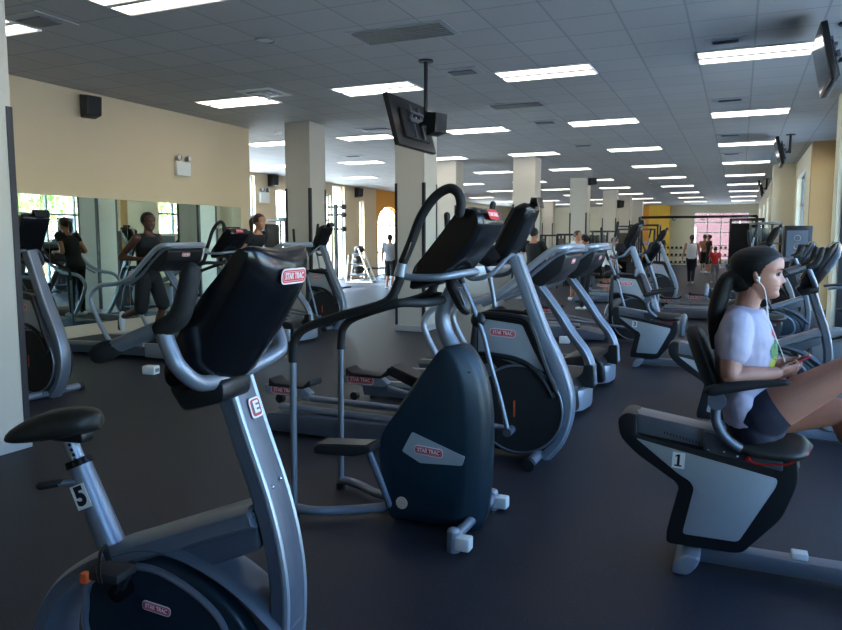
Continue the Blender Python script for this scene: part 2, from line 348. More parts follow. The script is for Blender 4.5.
def make_stepper():
    X0, Y0 = -1.6, 3.55; T = tracer(X0, Y0); r = empty('stair_stepper', (X0, Y0, 0))
    side = [(445, 352), (420, 378), (399, 408), (383, 432), (379, 458), (385, 489), (390, 519), (405, 530), (450, 539), (478, 533), (486, 482), (487, 420), (480, 378), (466, 352), (455, 346)]
    Hh = .115; q = xz(T, side, -Hh); q = [(x + (0.0), max(z, .02)) for x, z in q]
    # the right-hand outline is the rounded nose of the shell: pull it in so that nose and side fit
    ol = catmull([Vector((x, z, 0)) for x, z in q], 4, True); rings = []
    xm = max(p.x for p in ol); xn = min(p.x for p in ol)
    for y, s in ((-Hh, .90), (-Hh + .012, .955), (-Hh + .04, .985), (-.03, 1.), (.03, 1.), (Hh - .04, .985), (Hh - .012, .955), (Hh, .90)):
        rr = []
        for p in ol:
            f = (p.x - xn) / (xm - xn); nx = p.x - (xm - xn) * .22 * (abs(y) / Hh) ** 2 * max(0, f - .35) / .65 * 1.
            rr.append(Vector((nx, y, .48 + (p.y - .48) * (.5 + s / 2))))
        rings.append(rr)
    b = B(); b.loft(rings); sh = b.build('drive_shell', 'teal', r, 50)
    b = B(); qq = xz(T, [(402, 451), (412, 432), (464.6, 457), (462, 466), (420, 463)], -Hh - .004); b.prism(rnd(qq, .008, 3), -Hh - .004, -Hh + .01); b.build('name_plate', 'panel', r)
    c = T(428.5, 451.5, -Hh - .006); logo(r, (c.x, -Hh - .005, c.z), (1, 0, -.06), (0, 0, 1), .165)
    c = T(401.5, 503, -Hh - .004); b = B(); b.cyl((c.x, -Hh - .004, c.z), (c.x, -Hh + .02, c.z), .034, seg=24); b.build('round_label', mat('tan_label', (.75, .66, .58), .5, 0, .15, 60), r)
    b = B(); ed = xz(T, [(446, 350), (421, 380), (401, 410), (386, 436)], -.06); b.tube([(x - .004, -.085, z) for x, z in ed], .010, 6, 4); b.build('shell_seam', 'panelg', sh)
    for px, py in ((469, 372), (441, 377), (418, 404), (393, 440)):
        c = T(px, py, -Hh); b = B(); b.ball((c.x, -Hh + .003, c.z), .007, u=8, v=6); b.build('screw', 'black', sh)
    # neck
    n = [T(456, 352, 0), T(446, 334, 0), T(442.5, 318, 0), T(446, 303, 0), T(456, 284, 0)]
    b = B(); b.tube(n, [.045, .043, .042, .042, .04], 14, 5); b.build('neck', 'silver', r)
    b = B(); p0 = T(452, 288, -.03); p1 = T(462, 307, -.03); b.tube([(p0.x, 0, p0.z), (p1.x, 0, p1.z)], [.055, .05], 14, 1, flat=.7, round_ends=True); b.build('neck_joint', 'black', r)
    mt = frame_mtx(((p0.x + p1.x) / 2 + .03, -.045, (p0.z + p1.z) / 2), (.6, -.8, 0), (-.5, 0, 1)); p = plate('emblem', .05, .085, .003, .02, 'panel', mt, r)
    m2 = mt.copy(); m2.translation += mt.col[2].xyz * .0034; put_text('lettering', 'E', .04, 'red', m2, p, .002, 1.2)
    # console
    pr = xz(T, [(409, 290), (412, 272), (427, 254), (446, 229.5), (459.5, 211), (469, 206)], -.17)
    fr = [(pr[-1][0] + .055, pr[-1][1] - .01), (pr[-1][0] + .085, pr[-1][1] - .075), (pr[-1][0] + .03, pr[-1][1] - .18), (pr[-1][0] - .13, pr[-1][1] - .37), (pr[-1][0] - .30, pr[-1][1] - .42)]
    prof = rnd(pr + fr, .03, 3); cx, cz = pr[3][0], pr[3][1]; rings = []; W = .2
    for y, s in ((-W, .9), (-W + .02, .97), (-W + .06, 1), (0, 1.01), (W - .06, 1), (W - .02, .97), (W, .9)):
        rings.append([Vector((cx + (p.x - cx) * s, y, cz + (p.y - cz) * s)) for p in prof])
    b = B(); b.loft(rings); c = b.build('console', 'gloss', r, 35)
    b = B(); top = pr[2:5]; b.prism([(x - .004, z + .006) for x, z in top] + [(x + .02, z - .01) for x, z in top[::-1]], -.16, .16, .003); b.build('display', 'screen', c)
    lc = (fr[0][0] * .35 + fr[1][0] * .65 + .012, -.05, fr[0][1] * .35 + fr[1][1] * .65 + .012); mt = frame_mtx(lc, (0, 1, 0), (-.45, 0, 1))
    p = plate('logo_badge', .16, .055, .002, .02, 'red', mt, r); m2 = mt.copy(); m2.translation += mt.col[2].xyz * .0025; put_text('lettering', 'STAR TRAC', .03, 'logow', m2, p, .0006, .95)
    # hoop handles, joints, rails and legs on each side
    lat = -.26
    hoop = [T(403, 262, lat), T(411, 243, lat), T(421, 217, lat), T(435, 197, lat), T(449, 188.5, lat), T(458, 193, lat), T(461, 204, lat), T(459.5, 213, lat)]
    hoop2 = [(p.x, 0, p.z) for p in hoop]
    joint = T(402, 270, lat); j0 = T(400, 281, lat)
    rail = [T(402, 268, lat), T(398, 284, lat), T(385, 302.5, lat), T(343, 315, lat), T(308, 327, lat), T(296, 338, lat), T(293.5, 350, lat), T(293, 362, lat)]
    legx = rail[-1].x
    for s in (1, -1):
        y = .26 * s
        if s < 0:
            b = B(); b.tube([(x, y, z) for x, _, z in hoop2], .024, 12, 6, round_ends=True); h = b.build('hoop_handle', 'rubber', r)
        a1, a2 = hoop2[0], hoop2[1]
        if s < 0: b = B(); b.box(-.003, .003, -.0035, .0035, -.045, .045)
        if s < 0: o = b.build('pulse_strip', 'chrome', h); o.location = ((a1[0] + a2[0]) / 2 + .018, y - .022, (a1[2] + a2[2]) / 2 + .01); o.rotation_euler = (0, radians(22), 0)
        b = B(); b.tube([(joint.x - .012, y, joint.z - .03), (joint.x + .003, y, joint.z + .035)], [.033, .027], 12, 1); b.build('joint', 'bright', r)
        b = B(); b.tube([(p.x, y, p.z) for p in rail], .024, 12, 5); b.build('side_rail', 'rubber', r)
        # second branch of the rail: from the bend up to the neck
        e = rail[3]; b = B(); b.tube([(rail[2].x - .06, y, rail[2].z - .04), (rail[2].x + .08, y * .99, rail[2].z + .0), (n[3].x - .06, y * .6, n[3].z + .01), (n[3].x, y * .1, n[3].z + .02)], .023, 12, 6); b.build('rail_branch', 'rubber', r)
        b = B(); b.tube([(legx, y, rail[-1].z + .01), (legx - .01, y, .03)], .019, 12, 1); lg = b.build('rear_leg', 'silver', r)
        b = B(); b.cyl((legx - .01, y, 0), (legx - .01, y, .035), .03); b.build('rubber_foot', 'rubber', lg)
        b = B(); b.tube([(legx - .01, y, .055), (legx + .12, y * .93, .05), (legx + .30, y * .55, .05), (-.13, y * .25, .07)], .026, 12, 5); b.build('base_tube', 'silver', r)
    cp = T(413, 276, lat); b = B()
    pts = [(joint.x, -.26, joint.z - .01), (joint.x + .03, -.25, joint.z - .035), (cp.x + .12, -.22, joint.z - .035), (cp.x + .2, -.12, joint.z - .02), (cp.x + .225, 0, joint.z - .015)]
    pts = pts + [(x, -y, z) for x, y, z in pts[-2::-1]]; b.tube(pts, .019, 12, 6); b.build('front_tube', 'silver', r)
    # pedals on long arms
    for s, (a0, a1), dz in ((-1, ((320, 445), (372, 447)), 0), (1, ((392, 367), (428, 384)), 0)):
        y = .16 * s; p0 = T(*a0, y); p1 = T(*a1, y); L = .36; th = atan2(p1.z - p0.z, p1.x - p0.x); th = max(-.35, min(.1, th))
        b = B(); ol = rnd([(0, -.03), (.0, .012), (.05, .022), (L, .022), (L, -.012), (.25, -.04)], .02, 3); b.prism(ol, -.075, .075, .012)
        pd = b.build('step_pedal', 'rubber', r); pd.location = (p0.x, y, p0.z); pd.rotation_euler = (0, -th, 0)
        b = B(); b.box(.02, L - .03, -.065, .065, .022, .026); b.build('tread_mat', 'black', pd)
        b = B(); b.tube([(p0.x + L * .8, y * .9, p0.z + L * .8 * sin(th)), (p0.x + L * .8 + .12, y * .85, max(.1, p0.z - .26)), (-.12, y * .6, max(.09, p0.z - .36) if s < 0 else .3)], [.02, .018, .018], 8, 3); b.build('pedal_arm', 'greymetal', r)
    b = B(); k = T(352, 478, -.2); b.box(k.x - .03, k.x + .05, .17, .23, .08, .12, .008); b.build('base_bracket', 'whiteplastic', r)
    # front crossbar and feet
    b = B(); b.tube([(.355, -.31, .07), (.355, .31, .07)], .028, 12, 1); fb = b.build('front_bar', 'silver', r)
    for s in (1, -1):
        y = .31 * s
        b = B(); b.tube([(.35, y, 0), (.35, y, .10)], [.034, .034], 14, 1); b.ball((.35, y, .10), (.034, .034, .022)); f = b.build('front_foot', 'bright', r)
        b = B(); b.box(.365, .445, y - .035, y + .035, .015, .085, .012); b.build('transport_wheel', 'whiteplastic', f)
    return r
def make_elliptical():
    X0, Y0 = -1.9, 4.95; T = tracer(X0, Y0); r = empty('elliptical_trainer', (X0, Y0, 0))
    F = -.07
    ml = [T(513, 256, F), T(524, 287, F), T(541, 333, F), T(556, 367, F), T(564, 396, F), T(563, 420, F), T(554, 443, F), T(541, 458, F)]
    ctr = catmull([(p.x, 0, p.z) for p in ml], 5); rings = []
    for i, p in enumerate(ctr):
        t = (ctr[min(i + 1, len(ctr) - 1)] - ctr[max(i - 1, 0)]).normalized(); n = Vector((t.z, 0, -t.x)); n = n if n.x > 0 else -n
        f = min(1, max(0, (i - 8) / 12)); hw, hd = .065, .045 + .012 * f
        rings.append([p + n * (q[0] * hd) + Vector((0, q[1] * hw, 0)) for q in ((-1, -.8), (-.8, -1), (.4, -1), (.8, -.8), (1, -.4), (1, .4), (.8, .8), (.4, 1), (-.8, 1), (-1, .8))])
    b = B(); b.loft(rings); fp = b.build('front_frame', 'silver', r, 45)
    b = B(); b.tube([p + Vector((.035, -.05, 0)) for p in ctr], .014, 8, 1); b.build('frame_rib', 'bright', fp)
    # housing shell, flywheel disc
    dc = T(518.5, 409, -.10); R = .325
    b = B(); hp = xz(T, [(473, 312), (528, 318), (540, 350), (556, 385), (562, 410), (556, 440), (540, 460), (508, 466), (486, 460), (470, 430), (468, 380), (470, 340)], -.085)
    hp = [(x, max(z, .05)) for x, z in hp]; b.prism(rnd(hp, .04, 3), -.085, .085, .012); hb = b.build('drive_housing', 'black', r)
    b = B(); pp = xz(T, [(478, 318), (522, 325), (534, 352), (545, 372), (520, 366), (498, 358), (478, 356)], -.09); b.prism(rnd(pp, .02, 3), -.092, .092, .004); b.build('side_panel', 'panel', r)
    b = B(); pp = xz(T, [(478, 366), (492, 362), (500, 372), (486, 392), (478, 400)], -.09); b.prism(rnd(pp, .02, 3), -.092, .092, .004); b.build('lower_panel', 'panelg', r)
    for s in (-1, 1):
        b = B(); b.cyl((dc.x, .085 * s, dc.z), (dc.x, .105 * s, dc.z), R, seg=40); b.build('disc_cover', 'rubber', r)
        b = B(); b.ring((dc.x, .104 * s, dc.z), (0, 1, 0), R - .012, .009, 48, 6); b.build('disc_rim', 'silver', r)
        bars = [[(474, 316), (490, 314), (524, 319), (534, 334), (545, 366), (556, 392)], [(478, 354), (492, 355), (520, 361), (540, 376), (553, 398)], [(475, 318), (474, 350), (476, 400)]]
        for q in bars:
            b = B(); b.tube([(T(px, py, -.11).x, .105 * s, T(px, py, -.11).z) for px, py in q], .020, 8, 5); b.build('frame_bar', 'black', r)
    mk = frame_mtx((dc.x - .03, -.1055, dc.z), (0, 0, 1), (-1, 0, 0)); plate('disc_mark', .12, .014, .001, .004, 'orange', mk, r)
    lc = T(502.5, 333, -.096); logo(r, (lc.x, -.0925, lc.z), (1, 0, -.05), (0, 0, 1), .19)
    # crossbar
    b = B(); b.tube([(.66, -.33, .045), (.66, .33, .045)], .036, 14, 1); cb = b.build('front_bar', 'silver', r)
    for s in (1, -1): b = B(); b.cyl((.66, .31 * s, .042), (.66, .36 * s, .042), .042, seg=18); b.build('end_cap', 'rubber', cb)
    put_text('bar_lettering', 'STAR TRAC', .05, 'ink', frame_mtx((.697, 0, .06), (0, 1, 0), (0, 0, 1)), cb, .001, 1.1)
    # console
    la = -.17
    pr = xz(T, [(487, 252), (494, 243), (504, 221), (511, 208), (517, 204)], la)
    q0 = pr[-1]; prof = rnd(pr + [(q0[0] + .05, q0[1] + .015), (q0[0] + .085, q0[1] - .02), (q0[0] + .06, q0[1] - .10), (pr[1][0] + .12, pr[1][1] - .04), (pr[0][0] + .11, pr[0][1] - .08), (pr[0][0] + .02, pr[0][1] - .07)], .025, 3)
    b = B(); b.prism([(p.x, p.y) for p in prof], -.155, .155, .03, 3); c = b.build('console', 'gloss', r, 35)
    b = B(); b.prism([(x - .004, z + .004) for x, z in pr[1:4]] + [(x + .02, z - .01) for x, z in pr[1:4][::-1]], -.14, .14, .003); b.build('display', 'screen', c)
    t0 = T(488, 253, -.1); b = B(); b.prism(rnd([(t0.x - .06, t0.z - .07), (t0.x - .06, t0.z + .03), (t0.x + .05, t0.z + .06), (t0.x + .12, t0.z - .03), (t0.x + .02, t0.z - .10)], .02), -.16, .16, .015); b.build('bottle_holder', 'black', r)
    b = B(); b.prism([(q0[0] + .05, q0[1] + .01), (q0[0] + .06, q0[1] + .05), (q0[0] + .105, q0[1] + .05), (q0[0] + .12, q0[1] - .02)], -.05, .12, .015); b.build('reading_rack', 'gloss', r)
    # fixed handle loop
    h = [T(466, 274, -.24), T(474, 278, -.24), T(486, 275, -.2)]
    pts = [(h[0].x, -.26, h[0].z), (h[1].x, -.25, h[1].z - .005), (h[2].x + .05, -.22, h[2].z + .01), (ctr[0].x - .02, -.1, ctr[0].z - .0), (ctr[0].x, 0, ctr[0].z - .01)]
    pts = pts + [(x, -y, z) for x, y, z in pts[-2::-1]]; b = B(); b.tube(pts, .018, 10, 5); b.build('fixed_handle', 'greymetal', r)
    # moving arms, one swung back, one forward
    hub = T(478, 320, -.26)
    arms = {-1: [(447, 215), (450, 250), (462, 282), (472, 305), (478, 320), (484, 337), (490, 362), (500, 398), (508, 432)], 1: [(493, 204), (488, 232), (484, 255), (490, 278), (495, 306), (500, 330), (504, 355)]}
    for s in (-1, 1):
        y = .27 * s; P = [T(a_, b_, y) for a_, b_ in arms[s]]
        k = 3 if s < 0 else 2
        if s > 0: P = P + [V(P[-1].x + .02, y, P[-1].z - .2), V(P[-1].x + .0, y, .20)]
        b = B(); b.tube(P[k - 1:], .017, 10, 5); ar = b.build('swing_arm', 'silver', r)
        b = B(); b.tube(P[:k], .022, 10, 5, round_ends=True); b.build('arm_grip', 'rubber', r)
        b = B(); b.ball((hub.x, y * .96, hub.z), (.055, .03, .055)); b.build('arm_hub', 'black', r)
        e = P[-1]; b = B(); b.cyl((e.x, y * .7, e.z), (e.x, y * 1.1, e.z), .03); b.build('arm_pivot', 'greymetal', r)
        # pedal link from the pivot back to the foot pedal
        fx = -1.35 if s < 0 else -.85; fz = .36 if s < 0 else .42
        b = B(); b.tube([(e.x, y * .75, e.z), (-.35, y * .72, .30), (fx + .2, y * .68, fz - .06)], .022, 10, 4); b.build('pedal_link', 'silver', r)
        b = B(); ol = rnd([(-.22, -.04), (-.22, .035), (.14, .035), (.22, -.02), (.16, -.05)], .025, 3); b.prism(ol, -.04, .04, .012); pc = b.build('pedal_cover', 'bright', r); pc.location = (fx, y * .66, fz)
        lg = logo(pc, (-.03, -.0425, -.002), (1, 0, 0), (0, 0, 1), .24)
        b = B(); ol = rnd([(-.20, .03), (-.19, .10), (-.14, .06), (.12, .05), (.19, .11), (.2, .06), (.12, .03)], .015, 3); b.prism(ol, -.085, .085, .008); fp2 = b.build('foot_pedal', 'rubber', r); fp2.location = (fx + .05, y * .66, fz)
        b = B(); b.tube([(-1.45, y * .62, .215), (-.35, y * .62, .20)], .028, 12, 1); b.build('roller_track', 'bright', r)
        b = B(); b.cyl((fx - .1, y * .62 - .02, .275), (fx - .1, y * .62 + .02, .275), .035); b.build('roller', 'black', r)
    # rear base
    b = B(); b.prism(rnd([(-1.62, .03), (-1.60, .10), (-1.50, .175), (-.2, .185), (.1, .12), (.1, .03)], .02, 3), -.26, .26, .02); b.build('rear_base', 'greymetal', r)
    b = B(); b.box(-1.45, -.3, -.09, .09, .175, .20, .01); b.build('base_cover', 'black', r)
    for s in (1, -1): b = B(); b.cyl((-1.5, .2 * s, 0), (-1.5, .2 * s, .04), .03); b.build('rubber_foot', 'rubber', r)
    b = B(); b.tube([(0, 0, .06), (.66, 0, .045)], .03, 10, 1); b.build('base_beam', 'greymetal', r)
    return r
def make_treadmill():
    # rails and console read off the treadmill by the mirror, front end off the nearest one
    X0, Y0 = -2.25, 6.53; T = tracer(X0, Y0); r = empty('treadmill', (X0, Y0, 0)); RX, RY = -7.55, 7.45; Tm = tracer(RX, RY)
    W = .38
    b = B(); b.prism(rnd([(-1.08, .03), (-1.10, .13), (-1.04, .175), (.55, .215), (.60, .06)], .02, 3), -W, W, .012); b.build('deck', 'greymetal', r)
    b = B(); b.prism([(-1.05, .177), (-1.05, .182), (.5, .22), (.5, .21)], -W + .09, W - .09); b.build('running_belt', 'belt', r)
    for s in (1, -1):
        b = B(); b.prism(rnd([(-1.09, .13), (-1.07, .185), (.5, .228), (.5, .18)], .01, 2), s * W - .045 - .0 * s, s * W + .04 - .0 * s, .01); b.build('side_tread', 'panelg', r)
        b = B(); b.cyl((-1.0, s * (W - .05), 0), (-1.0, s * (W - .05), .04), .03); b.build('rubber_foot', 'rubber', r)
    # motor hood
    b = B(); b.prism(rnd([(.48, .05), (.46, .22), (.60, .30), (.80, .345), (.93, .33), (1.0, .26), (1.02, .06)], .04, 4), -W + .02, W - .02, .05, 4); b.build('motor_hood', 'black', r)
    pl = rnd([(.50, -W - .02), (.90, -W - .02), (1.04, -W + .14), (1.07, 0), (1.04, W - .14), (.90, W + .02), (.50, W + .02), (.50, W - .01), (.80, W - .06), (.98, W - .2), (1.0, 0), (.98, -W + .2), (.80, -W + .06), (.50, -W + .01)], .05, 4)
    b = B(); b.prism([(p.x, p.y) for p in pl], 0, .185, .01); bmesh.ops.transform(b.bm, matrix=Matrix(((1, 0, 0, 0), (0, 0, 1, 0), (0, 1, 0, .045), (0, 0, 0, 1))), verts=b.bm.verts); bmesh.ops.recalc_face_normals(b.bm, faces=b.bm.faces)
    b.build('front_bumper', 'bright', r)
    # single central upright
    po = [T(537, 283, 0), T(556, 309, 0), T(572, 334, 0), T(584, 350, 0), T(590, 364, 0), T(592, 385, 0)]
    P = [V(p.x, 0, p.z) for p in po]; P[-1].z = max(P[-1].z, .25)
    b = B(); b.tube(P, .048, 14, 5, flat=1.0); up = b.build('upright', 'silver', r)
    b = B(); b.tube([p + V(.01, -.045, 0) for p in P], .011, 8, 5); b.build('upright_rib', 'bright', up)
    e = P[-2]; b = B(); b.prism(rnd([(e.x - .16, .26), (e.x - .05, .36), (e.x - .04, e.z + .0), (e.x + .045, e.z + .0), (e.x + .055, .22)], .02), -.09, .09, .015); b.build('upright_shroud', 'black', r)
    # hoop rail
    g = [Tm(110, 352, -.38), Tm(103, 325, -.38), Tm(94, 305, -.38), Tm(93, 294, -.38), Tm(101, 284.5, -.38), Tm(120, 281, -.38), Tm(134, 272, -.38), Tm(148, 255, -.38), Tm(158, 244.5, -.38)]
    dx = P[0].x - Tm(161, 271, 0).x - .12
    rail = [V(p.x + dx, -.38, p.z - .045 * min(1, max(0, i - 3) / 4)) for i, p in enumerate(g)]
    top = rail[-1]
    half = rail + [V(top.x + .10, -.36, top.z + .035), V(top.x + .14, -.28, top.z + .04), V(top.x + .15, 0, top.z + .042)]
    full = half + [V(p.x, -p.y, p.z) for p in half[-2::-1]]
    full[0].z = full[-1].z = .20; full[0].x += .05; full[-1].x += .05
    b = B(); b.tube(full, .030, 12, 5); b.build('hoop_rail', 'bright', r)
    b = B(); inner = [V(p.x + .05, p.y * .86, p.z - .03) for p in half[5:]]
    inner = inner + [V(p.x, -p.y, p.z) for p in inner[-2::-1]]; b.tube(inner, .018, 10, 5); b.build('inner_rail', 'silver', r)
    # console under the hoop
    t = top; b = B(); b.prism(rnd([(t.x - .22, t.z - .26), (t.x - .03, t.z - .06), (t.x + .05, t.z - .01), (t.x + .11, t.z + .0), (t.x + .135, t.z - .04), (t.x + .09, t.z - .17), (t.x - .09, t.z - .31)], .03, 3), -.33, .33, .02, 3); c = b.build('console', 'black', r, 35)
    b = B(); b.prism([(t.x - .13, t.z - .20), (t.x - .02, t.z - .055), (t.x - .035, t.z - .05), (t.x - .145, t.z - .19)], -.2, .2, .002); b.build('display', 'screen', c)
    logo(r, (t.x + .125, 0, t.z - .088), (0, 1, 0), (.3, 0, 1), .15)
    return r
def make_recumbent():
    X0, Y0 = .1, 3.6; T = tracer(X0, Y0); r = empty('recumbent_bike', (X0, Y0, 0)); F = -.1
    out = [(617.5, 418), (626, 412), (637, 415), (637, 434), (780, 470), (788, 450), (796, 453), (799.5, 471), (797, 488), (781.6, 519.7), (743, 553), (733, 553.5), (666, 543), (666, 532), (678.6, 488), (675, 482), (635, 453), (619, 436)]
    q = xz(T, out, F); b = B(); b.prism(rnd(q, [.03, .03, .01, .01, .02, .01, .03, .05, .05, .04, .04, .02, .02, .03, .03, .05, .05, .04], 3), -.1, .1, .018, 3); b.build('frame_shell', 'black', r, 40)
    pn = [(636, 438), (778, 479), (776, 487), (738, 542), (682, 533.6), (694, 488), (690, 481), (678.6, 474)]
    q = xz(T, pn, F); b = B(); b.prism(rnd(q, [.01, .02, .02, .02, .02, .03, .03, .05], 3), -.103, .103, .003); b.build('side_panel', 'panel', r)
    c = T(678.5, 460, F); sticker(r, (c.x, -.104, c.z), (1, 0, -.05), (.05, 0, 1), .056, .076, '1')
    # inclined seat rail
    q = xz(T, [(637, 414.5), (800, 452), (800, 470), (637, 434)], F); b = B(); b.prism(q, -.075, .075, .006); b.build('seat_rail', 'silver', r)
    p0, p1 = T(637, 415, 0), T(800, 452, 0); b = B(); b.tube([(p0.x, 0, p0.z + .0), (p1.x, 0, p1.z)], .045, 14, 1, flat=.6); b.build('rail_top', 'bright', r)
    m0, m1 = T(664, 434, F), T(699, 444.5, F); d = (m1 - m0)
    b = B()
    for k in range(12):
        pp = m0 + d * (k / 11); b.box(pp.x - .002, pp.x + .002, -.0775, -.074, pp.z - .006, pp.z + .006)
    b.build('scale_marks', 'ink', r)
    q = xz(T, [(704, 431), (783, 452), (783, 472), (703, 451)], -.105); b = B(); b.prism(rnd(q, .01), -.105, .105, .006); cr = b.build('seat_carriage', 'greymetal', r)
    for px, py in ((708, 450), (724, 452), (737, 456.5), (757, 458)):
        c = T(px, py, -.11); b = B(); b.ball((c.x, -.106, c.z), .008, u=8, v=6); b.build('bolt', 'chrome', cr)
    # seat pad
    c = T(777, 443, 0); rings = []
    for i in range(13):
        t = i / 12; x = -.19 + .38 * t; w = .20 * (1 - abs(2 * t - 1) ** 4) ** .5 + .005; h = .045 * (1 - abs(2 * t - 1) ** 3) ** .5 + .006; zc = .02 * (2 * t - 1) ** 2 - .018 * t
        rings.append([Vector((c.x - .045 + x, w * cos(a), c.z + zc + h * sin(a))) for a in [2 * pi * k / 24 for k in range(24)]])
    b = B(); b.loft(rings); b.build('seat_pad', 'pad', r, 60)
    # back pad
    bp = [T(688, 326, 0), T(695, 345, 0), T(703, 368, 0), T(713, 394, 0)]
    rings = []
    cc = catmull([V(p.x + .015, 0, p.z) for p in bp], 4)
    for i, p in enumerate(cc):
        t = i / (len(cc) - 1); w = .17 * (1 - abs(2 * t - 1) ** 5) ** .5 + .02; th = .034 * (1 - abs(2 * t - 1) ** 4) ** .5 + .006
        rings.append([p + Vector((cos(a) * th + .025 * (sin(a) ** 2), sin(a) * w, 0)) for a in [2 * pi * k / 24 for k in range(24)]])
    b = B(); b.loft(rings); b.build('back_pad', 'rubber', r, 60)
    b = B(); b.tube([(bp[0].x - .02, -.10, bp[0].z - .04), (bp[0].x - .02, -.05, bp[0].z + .035), (bp[0].x - .02, .05, bp[0].z + .035), (bp[0].x - .02, .10, bp[0].z - .04)], .014, 8, 6); b.build('top_handle', 'silver', r)
    for s in (1, -1):
        y = .225 * s; hb = T(717, 401, -.22)
        b = B(); b.cyl((hb.x, y - .018, hb.z), (hb.x, y + .018, hb.z), .038, seg=20); b.build('pivot_disc', 'greymetal', r)
        pt = [T(716, 404, -.2), T(716, 420, -.2), T(723, 435, -.2), T(738, 447, -.18), T(757, 452, -.12)]
        b = B(); b.tube([(p.x, (abs(p.y)) * s, p.z) for p in pt], [.022, .022, .022, .02, .02], 10, 5); b.build('seat_bracket', 'greymetal', r)
        a = [T(712, 390, -.24), T(735, 386.5, -.24), T(765, 383.5, -.24), T(786, 382.5, -.24)]
        b = B(); b.tube([(p.x, .25 * s, p.z) for p in a], [.032, .03, .022, .016], 12, 5, flat=.8, round_ends=True); b.build('armrest', 'rubber', r)
    b = B(); b.tube([T(716, 402, 0) + V(0, -.2, 0), T(716, 402, 0) + V(0, .2, 0)], .018, 8, 1); b.build('pivot_tube', 'black', r)
    b = B(); cb = [T(748, 459, -.115), T(756, 464, -.12), T(772, 465, -.13), T(787, 464.5, -.14), T(800, 459, -.15), T(808, 454, -.14), T(804, 449, -.12), T(797, 446, -.1)]; b.tube(cb, .0045, 6, 6)
    b.ball(cb[0], .012, u=8, v=6); b.build('pulse_cable', 'redcable', r)
    # base beam, feet
    b0 = T(690, 548, -.05); xb0, xb1 = b0.x, 1.28
    b = B(); b.box(xb0, xb1, -.05, .05, .02, .10, .012); b.build('base_beam', 'silver', r)
    k = T(801, 545, -.05); b = B(); b.box(k.x - .035, k.x + .035, -.03, .03, .098, .13, .006); b.build('beam_clip', 'whiteplastic', r)
    for x, hw in ((xb0 - .0, .22), (xb1 - .04, .24)):
        b = B(); ol = rnd([(x - .075, .0), (x - .055, .075), (x - .01, .105), (x + .055, .10), (x + .04, .05), (x + .0, .0)], .025, 4)
        b.prism(ol, -hw * .85, hw * .85, .02, 3); b.build('foot', 'bright', r)
    # front drive housing, cranks, mast, console
    b = B(); b.prism(rnd([(.52, .09), (.48, .34), (.58, .50), (.80, .54), (1.0, .46), (1.12, .25), (1.06, .09)], .07, 4), -.09, .09, .02, 3); b.build('drive_housing', 'panelg', r)
    for s, dx, dz in ((-1, .16, .05), (1, -.15, -.06)):
        b = B(); b.tube([(.68, s * .10, .40), (.68 + dx, s * .115, .40 + dz)], .014, 8, 1); b.build('crank_arm', 'black', r)
        b = B(); b.box(.68 + dx - .015, .68 + dx + .015, s * .18 - .045, s * .18 + .045, .40 + dz - .06, .40 + dz + .06, .008); b.build('pedal', 'rubber', r)
    b = B(); b.tube([(1.02, 0, .5), (.98, 0, .85), (.88, 0, 1.10)], .035, 12, 5); b.build('mast', 'silver', r)
    b = B(); b.prism(rnd([(.80, 1.02), (.88, 1.32), (.93, 1.36), (.99, 1.33), (.98, 1.2), (.90, 1.0)], .02, 3), -.19, .19, .02, 3); c = b.build('console', 'gloss', r, 35)
    b = B(); b.box(-.002, .002, -.14, .14, -.1, .1); d = b.build('display', 'screen', c); d.location = (.835, 0, 1.18); d.rotation_euler = (0, radians(14), 0)
    b = B(); b.tube([(.62, -.25, 1.0), (.78, -.25, 1.02), (.9, -.15, 1.02), (.92, 0, 1.02), (.9, .15, 1.02), (.78, .25, 1.02), (.62, .25, 1.0)], .016, 8, 5); b.build('handlebar', 'greymetal', r)
    return r
# ------------------------------------------------------------------ the setting
ZC = 3.7
def grid_mat(name, rgb, line, sx, sy, ox, oy, w, rough=.8, vary=.04):
    m = mat(name, rgb, rough); nt = m.node_tree; b = nt.nodes['Principled BSDF']; N = nt.nodes.new; Lk = nt.links.new
    g = N('ShaderNodeNewGeometry'); s = N('ShaderNodeSeparateXYZ'); Lk(g.outputs['Position'], s.inputs[0])
    def ma(op, a, b_, c=None):
        n = N('ShaderNodeMath'); n.operation = op
        for i, v in enumerate((a, b_, c)):
            if v is None: continue
            if isinstance(v, (int, float)): n.inputs[i].default_value = v
            else: Lk(v, n.inputs[i])
        return n.outputs[0]
    fs = []; ids = []
    for ax, st, of in (('X', sx, ox), ('Y', sy, oy)):
        v = ma('DIVIDE', ma('ADD', s.outputs[ax], 100 * st - of), st); fr = ma('FRACT', v, 0); ids.append(ma('FLOOR', v, 0))
        d = ma('MINIMUM', fr, ma('SUBTRACT', 1, fr)); fs.append(ma('LESS_THAN', d, w / st / 2))
    mask = ma('MAXIMUM', fs[0], fs[1])
    wn = N('ShaderNodeTexWhiteNoise'); wn.noise_dimensions = '2D'; cb = N('ShaderNodeCombineXYZ'); Lk(ids[0], cb.inputs[0]); Lk(ids[1], cb.inputs[1]); Lk(cb.outputs[0], wn.inputs['Vector'])
    hs = N('ShaderNodeMix'); hs.data_type = 'RGBA'; c = lin(rgb); hs.inputs[6].default_value = tuple(v * (1 - vary) for v in c[:3]) + (1,); hs.inputs[7].default_value = tuple(v * (1 + vary) for v in c[:3]) + (1,)
    Lk(wn.outputs['Value'], hs.inputs[0])
    mx = N('ShaderNodeMix'); mx.data_type = 'RGBA'; Lk(mask, mx.inputs[0]); Lk(hs.outputs[2], mx.inputs[6]); mx.inputs[7].default_value = lin(line); Lk(mx.outputs[2], b.inputs['Base Color'])
    return m
